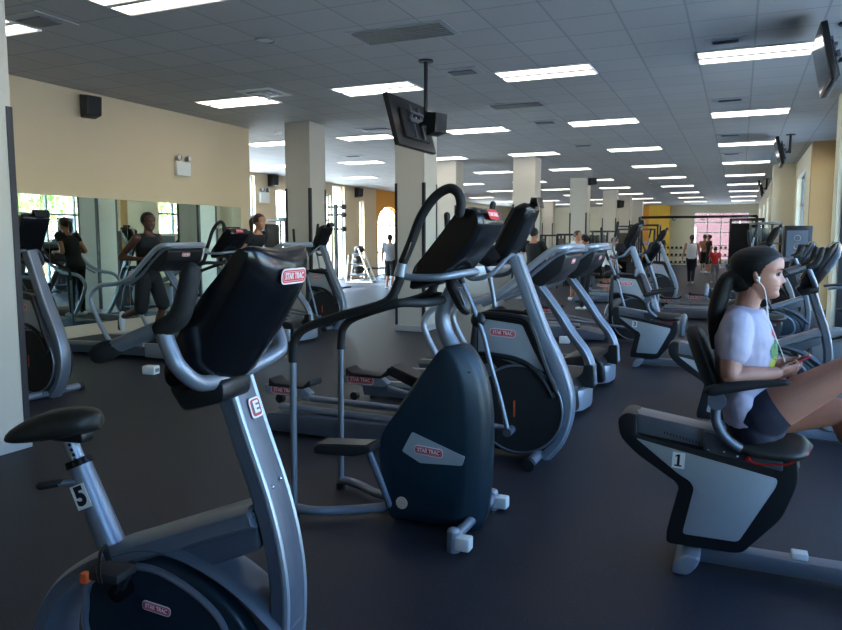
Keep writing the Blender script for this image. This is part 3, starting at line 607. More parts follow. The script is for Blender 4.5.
M['ceiling'] = grid_mat('ceiling_tiles', (.70, .70, .69), (.60, .60, .60), .61, .61, .06, 9.08, .022)
M['floor'] = mat('rubber_floor', (.155, .157, .185), .5, 0, .10, 3, bump=.12, bscale=400, spec=.25)
nt = M['floor'].node_tree; N = nt.nodes.new; tc = N('ShaderNodeTexCoord'); vo = N('ShaderNodeTexVoronoi'); vo.inputs['Scale'].default_value = 75
nt.links.new(tc.outputs['Object'], vo.inputs['Vector']); lt = N('ShaderNodeMath'); lt.operation = 'LESS_THAN'; lt.inputs[1].default_value = .13; nt.links.new(vo.outputs['Distance'], lt.inputs[0])
bs = nt.nodes['Principled BSDF']; src = bs.inputs['Base Color'].links[0].from_socket; mx = N('ShaderNodeMix'); mx.data_type = 'RGBA'; nt.links.new(lt.outputs[0], mx.inputs[0]); nt.links.new(src, mx.inputs[6]); mx.inputs[7].default_value = lin((.34, .36, .42)); nt.links.new(mx.outputs[2], bs.inputs['Base Color'])
M['wall'] = mat('beige_paint', (.84, .75, .62), .7, 0, .03, 2)
M['cream'] = mat('cream_paint', (.86, .82, .72), .7, 0, .03, 2)
M['column'] = mat('column_paint', (.78, .75, .70), .65, 0, .03, 2)
M['yellow'] = mat('yellow_paint', (.93, .74, .28), .7, 0, .04, 2)
M['orangepaint'] = mat('orange_paint', (.88, .60, .22), .7, 0, .04, 2)
M['tan'] = mat('tan_paint', (.66, .51, .32), .7, 0, .04, 2)
M['guard'] = mat('corner_guard', (.13, .13, .16), .5)
M['base'] = mat('grey_baseboard', (.66, .66, .66), .5, 0, .03)
M['winframe'] = mat('window_frame', (.55, .58, .60), .4, .3)
M['lamp'] = mat('lamp_diffuser', (1, 1, 1), .5, emit=(1, .93, .84, 5.))
M['lampframe'] = mat('lamp_frame', (.85, .85, .83), .4, 0, .02)
M['mirror'] = mat('mirror_glass', (.80, .86, .83), .01, 1.)
M['brick'] = None
def brick_mat(name, a, b_, mortar, scale=4):
    m = mat(name, a, .85); nt = m.node_tree; br = nt.nodes.new('ShaderNodeTexBrick'); br.inputs['Color1'].default_value = lin(a); br.inputs['Color2'].default_value = lin(b_)
    br.inputs['Mortar'].default_value = lin(mortar); br.inputs['Scale'].default_value = scale; br.inputs['Mortar Size'].default_value = .015
    tc = nt.nodes.new('ShaderNodeTexCoord'); mp = nt.nodes.new('ShaderNodeMapping'); mp.inputs['Rotation'].default_value = (radians(90), 0, 0)
    nt.links.new(tc.outputs['Object'], mp.inputs['Vector']); nt.links.new(mp.outputs[0], br.inputs['Vector']); nt.links.new(br.outputs['Color'], nt.nodes['Principled BSDF'].inputs['Base Color']); return m
M['brick'] = brick_mat('red_brick', (.55, .30, .26), (.48, .26, .24), (.65, .6, .55))
g = bpy.data.materials.new('window_glass'); g.use_nodes = True; nt = g.node_tree; nt.nodes.clear()
o_ = nt.nodes.new('ShaderNodeOutputMaterial'); tr = nt.nodes.new('ShaderNodeBsdfTransparent'); gl = nt.nodes.new('ShaderNodeBsdfGlossy'); gl.inputs['Roughness'].default_value = .02
tr.inputs[0].default_value = (.90, .95, .97, 1); lw = nt.nodes.new('ShaderNodeLayerWeight'); lw.inputs[0].default_value = .5; pw = nt.nodes.new('ShaderNodeMath'); pw.operation = 'POWER'; pw.inputs[1].default_value = 5; nt.links.new(lw.outputs['Facing'], pw.inputs[0]); fr = nt.nodes.new('ShaderNodeMath'); fr.operation = 'MULTIPLY_ADD'; fr.inputs[1].default_value = .5; fr.inputs[2].default_value = .03; nt.links.new(pw.outputs[0], fr.inputs[0]); ms = nt.nodes.new('ShaderNodeMixShader')
nt.links.new(fr.outputs[0], ms.inputs[0]); nt.links.new(tr.outputs[0], ms.inputs[1]); nt.links.new(gl.outputs[0], ms.inputs[2]); nt.links.new(ms.outputs[0], o_.inputs[0]); M['glass'] = g
def sbox(name, x0, x1, y0, y1, z0, z1, m, parent=None):
    b = B(); b.box(x0, x1, y0, y1, z0, z1); o = b.build(name, m, parent)
    if parent is None: struct(o)
    return o
XL, XO, YE, YB = -8.82, -14.3, 48., -3.5
sbox('floor', XO - .3, 3.2, YB - .2, YE + .3, -.2, 0, 'floor')
sbox('ceiling', XO - .3, 3.2, YB - .2, YE + .3, ZC, ZC + .25, 'ceiling')
# mirrored wall on the left
sbox('wall_left', XL - .3, XL, YB, 11.72, 0, ZC, 'wall')
sbox('baseboard_left', XL, XL + .015, 3.8, 11.7, 0, .11, 'base')
sbox('wall_return', XO, XL - .3, 11.42, 11.72, 0, ZC, 'wall')
sbox('wall_rear', XO, 3.2, YB - .2, YB, 0, ZC, 'wall')
# pierced walls: list of (from, to, sill, head) openings along y
wn = [0]
def window(x0, x1, y0, y1, z0, z1, cols, rows, mname='winframe', glass=True, axis='y', name=None):
    wn[0] += 1; w = empty(name or 'window_%d' % wn[0], ((x0 + x1) / 2, (y0 + y1) / 2, z0)); struct(w); cx, cy = (x0 + x1) / 2, (y0 + y1) / 2
    a0, a1 = (y0, y1) if axis == 'y' else (x0, x1); t = .035; b = B()
    def bar(u0, u1, v0, v1):
        if axis == 'y': b.box(-t, t, u0 - cy, u1 - cy, v0 - z0, v1 - z0)
        else: b.box(u0 - cx, u1 - cx, -t, t, v0 - z0, v1 - z0)
    for c in range(cols + 1): u = a0 + (a1 - a0) * c / cols; bar(u - .03, u + .03, z0, z1)
    for q in ([z0, z1] + (rows if isinstance(rows, list) else [z0 + (z1 - z0) * k / rows for k in range(1, rows)])): bar(a0, a1, q - .03, q + .03)
    b.build('window_frame', mname, w)
    if glass:
        b = B()
        if axis == 'y': b.box(-.004, .004, a0 - cy, a1 - cy, 0, z1 - z0)
        else: b.box(a0 - cx, a1 - cx, -.004, .004, 0, z1 - z0)
        b.build('window_pane', 'glass', w)
    return w
def pierced(side, xa, xb, ya, yb, ops, m):
    b = B(); y = ya
    for (o0, o1, z0, z1) in ops:
        if o0 > y: b.box(xa, xb, y, o0, 0, ZC)
        if z0 > 0: b.box(xa, xb, o0, o1, 0, z0)
        if z1 < ZC: b.box(xa, xb, o0, o1, z1, ZC)
        y = o1
    if y < yb: b.box(xa, xb, y, yb, 0, ZC)
    struct(b.build('wall_' + side, m))
# right side: near storefront wall, then stepping in
XR = 1.95
pierced('right', XR, XR + .3, YB, 18.2, [(-1.6, .8, 1.2, 2.7), (2.0, 5.8, .5, 3.2), (6.8, 10.6, .5, 3.2), (11.3, 13.3, .5, 3.2), (14.9, 18.0, .0, 3.3)], 'cream')
window(XR + .1, XR + .2, -1.6, .8, 1.2, 2.7, 2, [2.2])
for a, b_ in ((2.0, 5.8), (6.8, 10.6), (11.3, 13.3)): window(XR + .1, XR + .2, a, b_, .5, 3.2, 3, [2.4])
window(XR + .1, XR + .2, 14.9, 18.0, .0, 3.3, 3, [2.35])
sbox('trim_4', 1.38, 3.2, 18.2, 18.5, 0, ZC, 'tan')
pierced('right_middle', 1.38, 1.7, 18.5, 23.3, [(19.9, 22.6, 1.75, 3.25)], 'cream'); window(1.5, 1.6, 19.9, 22.6, 1.75, 3.25, 3, [2.5])
sbox('trim_1', .80, 1.7, 23.3, 24.2, 0, ZC, 'cream')
pierced('right_far', .95, 1.3, 24.2, YE, [(26., 28.5, 1.75, 3.2), (31, 33.5, 1.75, 3.2), (36, 38.5, 1.75, 3.2), (41, 43.5, 1.75, 3.2)], 'cream')
for a in (26, 31, 36, 41): window(1.05, 1.15, a, a + 2.5, 1.75, 3.2, 3, [2.5])
sbox('trim_2', 1.27, 1.95, 12.2, 12.7, 0, ZC, 'cream')
sbox('trim_3', 1.34, 1.95, 12.185, 12.2, 0, 2.6, 'guard')
# left far side with tall glass between piers
pierced('left_far', XO - .3, XO, 11.7, 27.7, [(12.6, 19.25, .0, 3.6), (20.4, 23.95, 0, 3.25), (24.1, 25.0, 0, 3.62), (26.2, 26.6, .0, 3.15)], 'wall')
window(XO - .2, XO - .1, 12.6, 19.25, 0, 3.6, 4, [2.3]); window(XO - .2, XO - .1, 20.4, 23.95, 0, 3.25, 3, [2.3]); window(XO - .2, XO - .1, 24.1, 25.0, 0, 3.62, 1, 1); window(XO - .2, XO - .1, 26.2, 26.6, .0, 3.15, 1, 1)
# orange section with a round-topped window
b = B(); ya, yb = 27.7, 36.4; y0, y1, zs = 27.85, 30.05, 2.2; b.box(XO - .3, XO, ya, y0, 0, ZC); b.box(XO - .3, XO, y1, yb, 0, ZC)
cyy = (y0 + y1) / 2; R = (y1 - y0) / 2; n = 16
for i in range(n):
    a0, a1 = pi - pi * i / n, pi - pi * (i + 1) / n
    pa, pb = (cyy + R * cos(a0), zs + R * .75 * sin(a0)), (cyy + R * cos(a1), zs + R * .75 * sin(a1))
    t = bmesh.new(); vs = []
    for x in (XO - .3, XO): vs.append([t.verts.new((x, pa[0], pa[1])), t.verts.new((x, pb[0], pb[1])), t.verts.new((x, pb[0], ZC)), t.verts.new((x, pa[0], ZC))])
    t.faces.new(vs[0]); t.faces.new(vs[1][::-1])
    for k in range(4): t.faces.new((vs[0][k], vs[1][k], vs[1][(k + 1) % 4], vs[0][(k + 1) % 4]))
    bmesh.ops.recalc_face_normals(t, faces=t.faces); b.add(t)
struct(b.build('wall_left_orange', 'orangepaint'))
w = empty('window_20', (XO - .15, cyy, 0)); struct(w); b = B()
b.tube([(0, R * cos(pi * k / 16) * .98, zs + R * .74 * sin(pi * k / 16)) for k in range(17)], .04, 6, 1)
for yy in (-1.06, -.36, .36, 1.06): b.box(-.03, .03, yy - .03, yy + .03, 0, zs + (.75 if abs(yy) < 1 else .05))
for zz in (.03, 1., 2.2): b.box(-.03, .03, -1.08, 1.08, zz - .03, zz + .03)
b.build('window_frame', 'whiteplastic', w)
b = B(); b.box(-.004, .004, -1.08, 1.08, 0, zs); t = bmesh.new(); t.faces.new([t.verts.new((0, R * cos(pi * k / 16) * .98, zs + R * .73 * sin(pi * k / 16))) for k in range(17)]); b.add(t); b.build('window_pane', 'glass', w)
pierced('left_end', XO - .3, XO, 36.4, YE, [(38.5, 43.5, .3, 3.1)], 'cream'); window(XO - .2, XO - .1, 38.5, 43.5, .3, 3.1, 4, [2.3])
# end wall
sbox('wall_end_left', XO, -7.9, YE, YE + .3, 0, ZC, 'cream'); sbox('wall_end_orange', -7.9, -5.3, YE, YE + .3, 0, ZC, 'orangepaint'); sbox('wall_end_yellow', -5.3, -4.05, YE - .5, YE + .3, 0, ZC, 'yellow')
b = B(); b.box(-4.05, -2.65, YE, YE + .3, 0, ZC); b.box(-2.65, .45, YE, YE + .3, 3.2, ZC); b.box(.45, 1.3, YE, YE + .3, 0, ZC); b.box(-2.65, .45, YE, YE + .3, 0, .35); struct(b.build('wall_end', 'cream'))
w = window(-2.65, .45, YE + .1, YE + .2, .35, 3.2, 4, [1.2, 2.0, 2.62], 'whiteplastic', axis='x')
# columns with dark corner guards
ci = [0]
def column(x, y, wd=.54, guard=2.5, m='column'):
    ci[0] += 1; c = empty('column', (x + wd / 2, y + wd / 2, 0)); struct(c); h = wd / 2
    b = B(); b.box(-h, h, -h, h, 0, ZC, .006, 1); b.build('shaft', m, c)
    b = B(); b.box(-h - .012, h + .012, -h - .012, h + .012, 0, .10, .004, 1); b.build('baseboard', 'base', c)
    b = B()
    for sx in (-1, 1):
        for sy in (-1, 1):
            b.box(sx * (h + .004) - .002, sx * (h + .004) + .002, sy * (h + .004), sy * (h - .045), .1, guard); b.box(sx * (h + .004), sx * (h - .045), sy * (h + .004) - .002, sy * (h + .004) + .002, .1, guard)
    b.build('corner_guard', 'guard', c); return c
column(-5.37, 3.12); column(-5.37, 11.1); column(-7.78, 11.4)
for y in (18.6, 25.6, 32.2, 36.5, 41.): column(-5.55, y, .6)
for y in (18.6, 26.,): column(-7.75, y, .6)
column(-10.2, 40, .6)
# ------------------------------------------------------------------ mirror panels
pan = None; y = 4.3; k = 0
labels = ['tall mirror panel half hidden behind the near white pillar', 'mirror panel on the left wall reflecting the bright glass storefront', 'mirror panel on the left wall just left of the running man', 'mirror panel on the left wall directly behind the running man', 'last mirror panel on the left wall, beside the wall corner']
for k in range(5):
    w_ = 1.42; b = B(); b.box(0, .006, .003, w_ - .003, 0, 1.86); o = b.build('mirror_panel', 'mirror', None, loc=(XL + .002, y, .31)); tag(o, labels[k], 'mirror', 'mirror panels along the left wall'); y += w_ + .0
# ------------------------------------------------------------------ ceiling lights
def make_light():
    r = empty('ceiling_light'); b = B(); b.box(-.61, .61, -.30, .30, -.0, .012)
    b.box(-.61, .61, -.305, -.29, -.018, .0); b.box(-.61, .61, .29, .305, -.018, 0); b.box(-.61, -.595, -.29, .29, -.018, 0); b.box(.595, .61, -.29, .29, -.018, 0); b.box(-.595, .595, -.035, .035, -.02, 0)
    b.build('light_frame', 'lampframe', r)
    for s in (-1, 1):
        b = B(); b.box(-.59, .59, s * .155 - .115, s * .155 + .115, -.014, 0, .004); b.build('lamp_diffuser', 'lamp', r)
    return r
L0 = make_light(); used = False
rown = {0: 'the row nearest the right wall', 1: 'the second row from the right wall', 2: 'the third row from the right wall', 3: 'the row above the mirrored wall machines', 4: 'the row over the far left bay', 5: 'the leftmost row by the tall left windows'}
ordn = ['nearest', 'second', 'third', 'fourth', 'fifth', 'sixth', 'seventh', 'eighth', 'ninth', 'tenth', 'eleventh', 'twelfth']
for ri, x in enumerate((.06, -2.38, -4.82, -7.26, -9.7, -12.1)):
    n = 0
    for k in range(-2, 9):
        y = 9.4 + 4.27 * k
        if ri >= 4 and y < 13: continue
        if ri in (0, 1, 2, 3) and k < -1: continue
        o = L0 if not used else copy_tree(L0); used = True; o.location = (x, y, ZC)
        tag(o, '%s white fluorescent ceiling light in %s' % (ordn[n], rown[ri]), 'ceiling light', 'fluorescent ceiling lights'); n += 1
# vents, smoke detectors, round speaker
def vent(x, y, sx=.55, sy=.55, lab='', dark=True, name='ceiling_vent'):
    r = empty(name, (x, y, ZC)); b = B(); b.box(-sx / 2, sx / 2, -sy / 2, sy / 2, -.006, 0); b.build('vent_plate', 'panel' if dark else 'lampframe', r); wide = sx > .8; sx, sy = (sx, sy) if wide else (sx * .85, sy * .75)
    b = B()
    if dark is None: pass
    for i in range(7):
        yy = -sy / 2 + .08 + (sy - .16) * i / 6; b.box(-sx / 2 + .05, sx / 2 - .05, yy - .018, yy + .018, -.02, -.011)
    b.build('vent_slats', 'panelg' if wide else 'greymetal', r); return tag(r, lab, 'vent')
for (px, py, sx, sy, lab) in ((118 / 3., 62 / 3., .5, .5, 'dark ceiling vent in the top left corner of the room'), (280 + 370 / 3., 100 / 3., 1.1, .55, 'wide flat perforated ceiling vent above the hanging television'), (280 + 548 / 3., 215 / 3., .5, .45, 'small slatted ceiling vent right of the television pole'), (280 + 710 / 3., 315 / 3., .9, .45, 'pale perforated ceiling panel vent below the centre light'), (280 + 795 / 3., 367 / 3., .5, .45, 'small ceiling vent left of the second centre light'), (560 + 497 / 3., 122 / 3., .42, .3, 'ceiling vent just ahead of the large right light'), (560 + 510 / 3., 299 / 3., .5, .3, 'ceiling vent ahead of the second right light'), (560 + 510 / 3., 405 / 3., .5, .3, 'ceiling vent ahead of the third right light'), (560 + 515 / 3., 461 / 3., .5, .3, 'ceiling vent ahead of the fourth right light'), (560 + 70 / 3., 436 / 3., .5, .4, 'ceiling vent left of the third light of the middle row'), (377, 129, .7, .5, 'lit ceiling vent above the columns'), (353, 156, .5, .4, 'ceiling vent between the two left columns')):
    p = onz(px, py, ZC); vent(p.x, p.y, sx, sy, lab)
p = onz(264, 93, ZC); v = vent(p.x, p.y, .6, .6, 'white square four way diffuser beside the left ceiling light', False)
for (px, py, lab) in ((265, 40, 'flush round ceiling speaker ring at upper left'), ):
    p = onz(px, py, ZC); r = empty('ceiling_speaker', (p.x, p.y, ZC)); b = B(); b.ring((0, 0, -.004), (0, 0, 1), .10, .010, 28, 6); b.build('rim', 'panelg', r); b = B(); b.cyl((0, 0, -.004), (0, 0, 0), .095, seg=24); b.build('grille', 'panel', r); tag(r, lab, 'ceiling speaker')
sl = ['white sprinkler head far down the ceiling by the middle lights', 'white smoke detector on the ceiling above the left bay', 'white smoke detector between the middle light rows']
for (px, py), lab in zip(((133 * .333 + 521 + 8, 185), (278, 132), (651, 183)), sl):
    p = onz(px, py, ZC); r = empty('smoke_detector', (p.x, p.y, ZC)); b = B(); b.tube([(0, 0, 0), (0, 0, -.03), (0, 0, -.05)], [.07, .065, .03], 16, 1); b.build('case', 'whiteplastic', r); b = B(); b.cyl((0, 0, -.06), (0, 0, -.045), .015); b.build('sensor', 'panelg', r); tag(r, lab, 'smoke detector')
# wall speakers and emergency lights
def wall_speaker(loc, rz, lab, s=1., grp=None):
    r = empty('loudspeaker', loc, rz); r.scale = (s, s, s)
    b = B(); b.prism(rnd([(.03, -.14), (.20, -.11), (.22, .13), (.03, .16)], .02), -.10, .10, .012); o = b.build('cabinet', 'black', r)
    b = B(); b.prism([(.203, -.095), (.208, -.095), (.225, .115), (.219, .115)], -.085, .085); b.build('grille', 'rubber', r)
    b = B(); b.box(-.005, .04, -.03, .03, -.04, .04, .005); b.build('bracket', 'black', r); return tag(r, lab, 'speaker', grp)
d = ray(86, 108); p = d * (XL / d.x) + Vector((0, 0, HC)); wall_speaker((XL, p.y, p.z), radians(-12), 'black box speaker high on the wall above the mirror', 1.12)
def at_x(px, py, x): d = ray(px, py); return d * (x / d.x) + Vector((0, 0, HC))
p = at_x(270, 181, XO + .0); wall_speaker((XO, p.y, p.z), radians(-15), 'black speaker high on the pier seen left of the left column', 1.35)
p = at_x(356, 193, XO); wall_speaker((XO, p.y, p.z), radians(-15), 'black speaker on the pier with the slit window', 1.35)
for (px, py, cx, lab) in ((584, 182, -4.95, 'black speaker on the side of the fourth column in line'), (594.5, 205, -4.95, 'black speaker on the side of a column further down the line')):
    p = at_x(px, py, cx)
    yy = 25.9 if px < 590 else 32.5
    wall_speaker((cx, yy, HC + (240 - py) / FPX * (yy * cos(YAW) - cx * sin(YAW))), radians(-25), lab, 1.2)
def exit_light(loc, rz, lab, s=1.):
    r = empty('emergency_light', loc, rz); r.scale = (s, s, s)
    b = B(); b.box(0, .07, -.16, .16, -.13, .10, .012); b.build('housing', 'whiteplastic', r)
    for k in (-1, 1):
        h = B(); h.tube([(.03, k * .09, .10), (.03, k * .09, .13)], .015, 8, 1); h.tube([(-.0 + .03, k * .09, .15), (.08, k * .11, .155)], [.035, .05], 14, 1); o = h.build('lamp_head', 'panelg', r)
        h = B(); h.ball((.083, k * .1102, .155), (.006, .042, .042)); h.build('lens', 'whiteplastic', o)
    return tag(r, lab, 'emergency light')
p = at_x(181, 168, XL); exit_light((XL, p.y, p.z), 0, 'white twin head emergency light on the wall above the mirror', 1.05)
p = at_x(263, 197, XO); exit_light((XO, p.y, p.z), 0, 'white twin head emergency light on the far pier under a speaker', 1.5)
# ------------------------------------------------------------------ televisions
def tv(loc, rz, tilt, w, h, lab, pole, poff=(0, 0), speaker=True, grp=None, armx=.12):
    r = empty('television', loc, rz); R_ = Matrix.Rotation(tilt, 4, 'Y')
    def bld(b, nme, m, par=r): bmesh.ops.transform(b.bm, matrix=R_, verts=b.bm.verts); return b.build(nme, m, par)
    b = B(); b.box(-.03, .03, -w / 2, w / 2, -h / 2, h / 2, .008); sc = bld(b, 'tv_case', 'black')
    b = B(); b.box(.029, .033, -w / 2 + .03, w / 2 - .03, -h / 2 + .04, h / 2 - .03); bld(b, 'tv_screen', 'screen', sc)
    b = B(); b.box(-.07, -.03, -w * .32, w * .32, -h * .34, h * .25, .02); bld(b, 'rear_cover', 'rubber', sc)
    b = B(); b.box(-.10, -.07, -.14, -.10, -.20, .20); b.box(-.10, -.07, .10, .14, -.20, .20); b.box(-.12, -.09, -.25, .25, -.03, .03); b.box(-.12, -.09, -.2, .2, .09, .12); bld(b, 'mount_bracket', 'greymetal')
    for i in range(3): b = B(); b.box(-.075, -.071, -.06 + .03 * i, -.04 + .03 * i, .02, .09); bld(b, 'sticker', 'whiteplastic') if i == 0 else b.bm.free()
    b = B(); b.tube([(-armx, 0, 0), (-armx - .06, 0, .02), (-armx - .08, 0, .10)], .025, 8, 3); b.tube([(-armx - .08, 0, -.02), (-armx - .08, 0, ZC - loc[2])], .025, 12, 1); b.build('ceiling_pole', 'black', r)
    b = B(); b.cyl((-armx - .08, 0, ZC - loc[2] - .02), (-armx - .08, 0, ZC - loc[2]), .09, seg=18); b.build('pole_plate', 'black', r)
    return tag(r, lab, 'television', grp)
# ------------------------------------------------------------------ people
def tonemat(name, c, **k): return mat(name, c, k.get('rough', .6), 0, k.get('noise', .06), 30)
M['skin'] = mat('skin_light', (.66, .46, .385), .5, 0, .04, 12); M['skindark'] = mat('skin_dark', (.33, .20, .15), .45, 0, .06, 12); M['skintan'] = mat('skin_tan', (.68, .46, .35), .5, 0, .05, 12)
M['hairblack'] = mat('hair_dark', (.055, .035, .033), .62, 0, .3, 40, bump=.5, bscale=150); M['hairbrown'] = mat('hair_brown', (.22, .12, .08), .5, 0, .3, 40)
for n_, c_ in dict(shirtlav=(.68, .655, .73), blackcloth=(.06, .06, .07), navycloth=(.08, .09, .17), greycloth=(.50, .50, .52), redcloth=(.75, .12, .12), whitecloth=(.85, .85, .86), bluecloth=(.12, .17, .38), maroon=(.40, .12, .12), shoewhite=(.8, .8, .8)).items(): M[n_] = tonemat(n_, c_, rough=.8)
def remesh(b, vox, it=4, fac=.5):
    me = bpy.data.meshes.new('t'); b.bm.to_mesh(me); b.bm.free(); o = bpy.data.objects.new('t', me); COL.objects.link(o)
    m = o.modifiers.new('r', 'REMESH'); m.mode = 'VOXEL'; m.voxel_size = vox; m.adaptivity = 0
    if it: s = o.modifiers.new('s', 'SMOOTH'); s.iterations = it; s.factor = fac
    dg = bpy.context.evaluated_depsgraph_get(); me2 = bpy.data.meshes.new_from_object(o.evaluated_get(dg)); bpy.data.objects.remove(o); bpy.data.meshes.remove(me)
    for p in me2.polygons: p.use_smooth = True
    return me2
def link_mesh(me, name, m, parent=None):
    me.name = name; me.materials.clear(); me.materials.append(M[m] if isinstance(m, str) else m); o = bpy.data.objects.new(name, me); COL.objects.link(o)
    if parent is not None: o.parent = parent
    return o
def interp(t, tab):
    for (a, va), (b_, vb) in zip(tab, tab[1:]):
        if t <= b_:
            f = (t - a) / (b_ - a); f = f * f * (3 - 2 * f) * .35 + f * .65; return va + (vb - va) * f
    return tab[-1][1]
FRONT = [(0, .20), (.03, .31), (.08, .365), (.13, .362), (.17, .338), (.215, .362), (.24, .366), (.262, .345), (.285, .375), (.31, .368), (.34, .362), (.42, .35), (.48, .335), (.54, .35), (.60, .392), (.66, .395), (.74, .385), (.82, .34), (.9, .25), (.96, .15), (1, .01)]
BACK = [(0, .02), (.08, .06), (.15, .16), (.22, .28), (.3, .37), (.4, .45), (.5, .51), (.6, .54), (.7, .54), (.8, .49), (.88, .40), (.95, .25), (1, .01)]
HALF = [(0, .10), (.05, .17), (.1, .205), (.2, .26), (.3, .295), (.4, .315), (.5, .325), (.6, .345), (.7, .345), (.8, .315), (.88, .25), (.95, .16), (1, .01)]
def head(b, mtx, Hh, n=40, m=64, face=True):
    rings = []
    for i in range(n + 1):
        z = i / n; f, k, w = interp(z, FRONT), interp(z, BACK), interp(z, HALF); rg = []
        for j in range(m):
            a = 2 * pi * j / m; c, s = cos(a), sin(a); ex = .85 if c > 0 else 1.0
            x = (f if c > 0 else k) * (abs(c) ** ex) * (1 if c > 0 else -1); y = w * s
            if face and c > 0:
                y_ = abs(y)
                if .30 < z < .58: # nose
                    tt = (z - .325) / .25; hgt = .115 * max(0, (1 - tt)) ** .9 * min(1, (z - .30) / .045); x += hgt * exp(-(y / (.040 + .025 * max(0, 1 - tt * 2.4))) ** 2)
                x -= .045 * exp(-((z - .49) / .05) ** 2) * exp(-((y_ - .145) / .07) ** 2)
                x += .012 * exp(-((z - .40) / .06) ** 2) * exp(-((y_ - .20) / .08) ** 2)
            rg.append(mtx @ Vector((x * Hh, y * Hh, z * Hh)))
        rings.append(rg)
    b.loft(rings)
    if face:
        for s in (1, -1):
            c = mtx @ Vector((-.075 * Hh, s * .330 * Hh, .43 * Hh)); b.ball(c, (.055 * Hh, .03 * Hh, .115 * Hh), mtx.to_3x3().to_4x4() @ Euler((0, radians(-12), radians(-18 * s))).to_matrix().to_4x4(), 12, 8)
def limb(b, pts, rad, seg=14): b.tube(pts, rad, seg, 5, round_ends=True)
def hand(b, wrist, d, palmn, s=1., curl=.6, side=1):
    """palm and five bent fingers; d: direction of the hand, palmn: where the palm looks"""
    d = Vector(d).normalized(); pn = Vector(palmn); pn = (pn - d * pn.dot(d)).normalized(); sd = d.cross(pn) * side; w = Vector(wrist); k = s
    c = w + d * .045 * k; mt = Matrix((d, sd, pn)).transposed().to_4x4(); b.ball(c, (.052 * k, .038 * k, .015 * k), mt, 14, 8)
    for i, (off, L) in enumerate(((.027, .070), (.010, .078), (-.008, .073), (-.025, .058))):
        p = w + d * (.075 * k) + sd * off * k; pts = [p - d * .02 * k]; ang = .15
        for q in range(3):
            p = p + (d * cos(ang) + pn * sin(ang)) * (L * k * (.42, .32, .26)[q]); ang += curl; pts.append(p)
        limb(b, pts, [.0088 * k, .0088 * k, .0080 * k, .0070 * k], 8)
    p = w + d * .025 * k + sd * .030 * k; limb(b, [p, p + d * .02 * k + sd * .02 * k + pn * .008 * k, p + d * .045 * k + sd * .026 * k + pn * .02 * k, p + d * .066 * k + sd * .02 * k + pn * .03 * k], [.011 * k, .0105 * k, .0095 * k, .008 * k], 8)
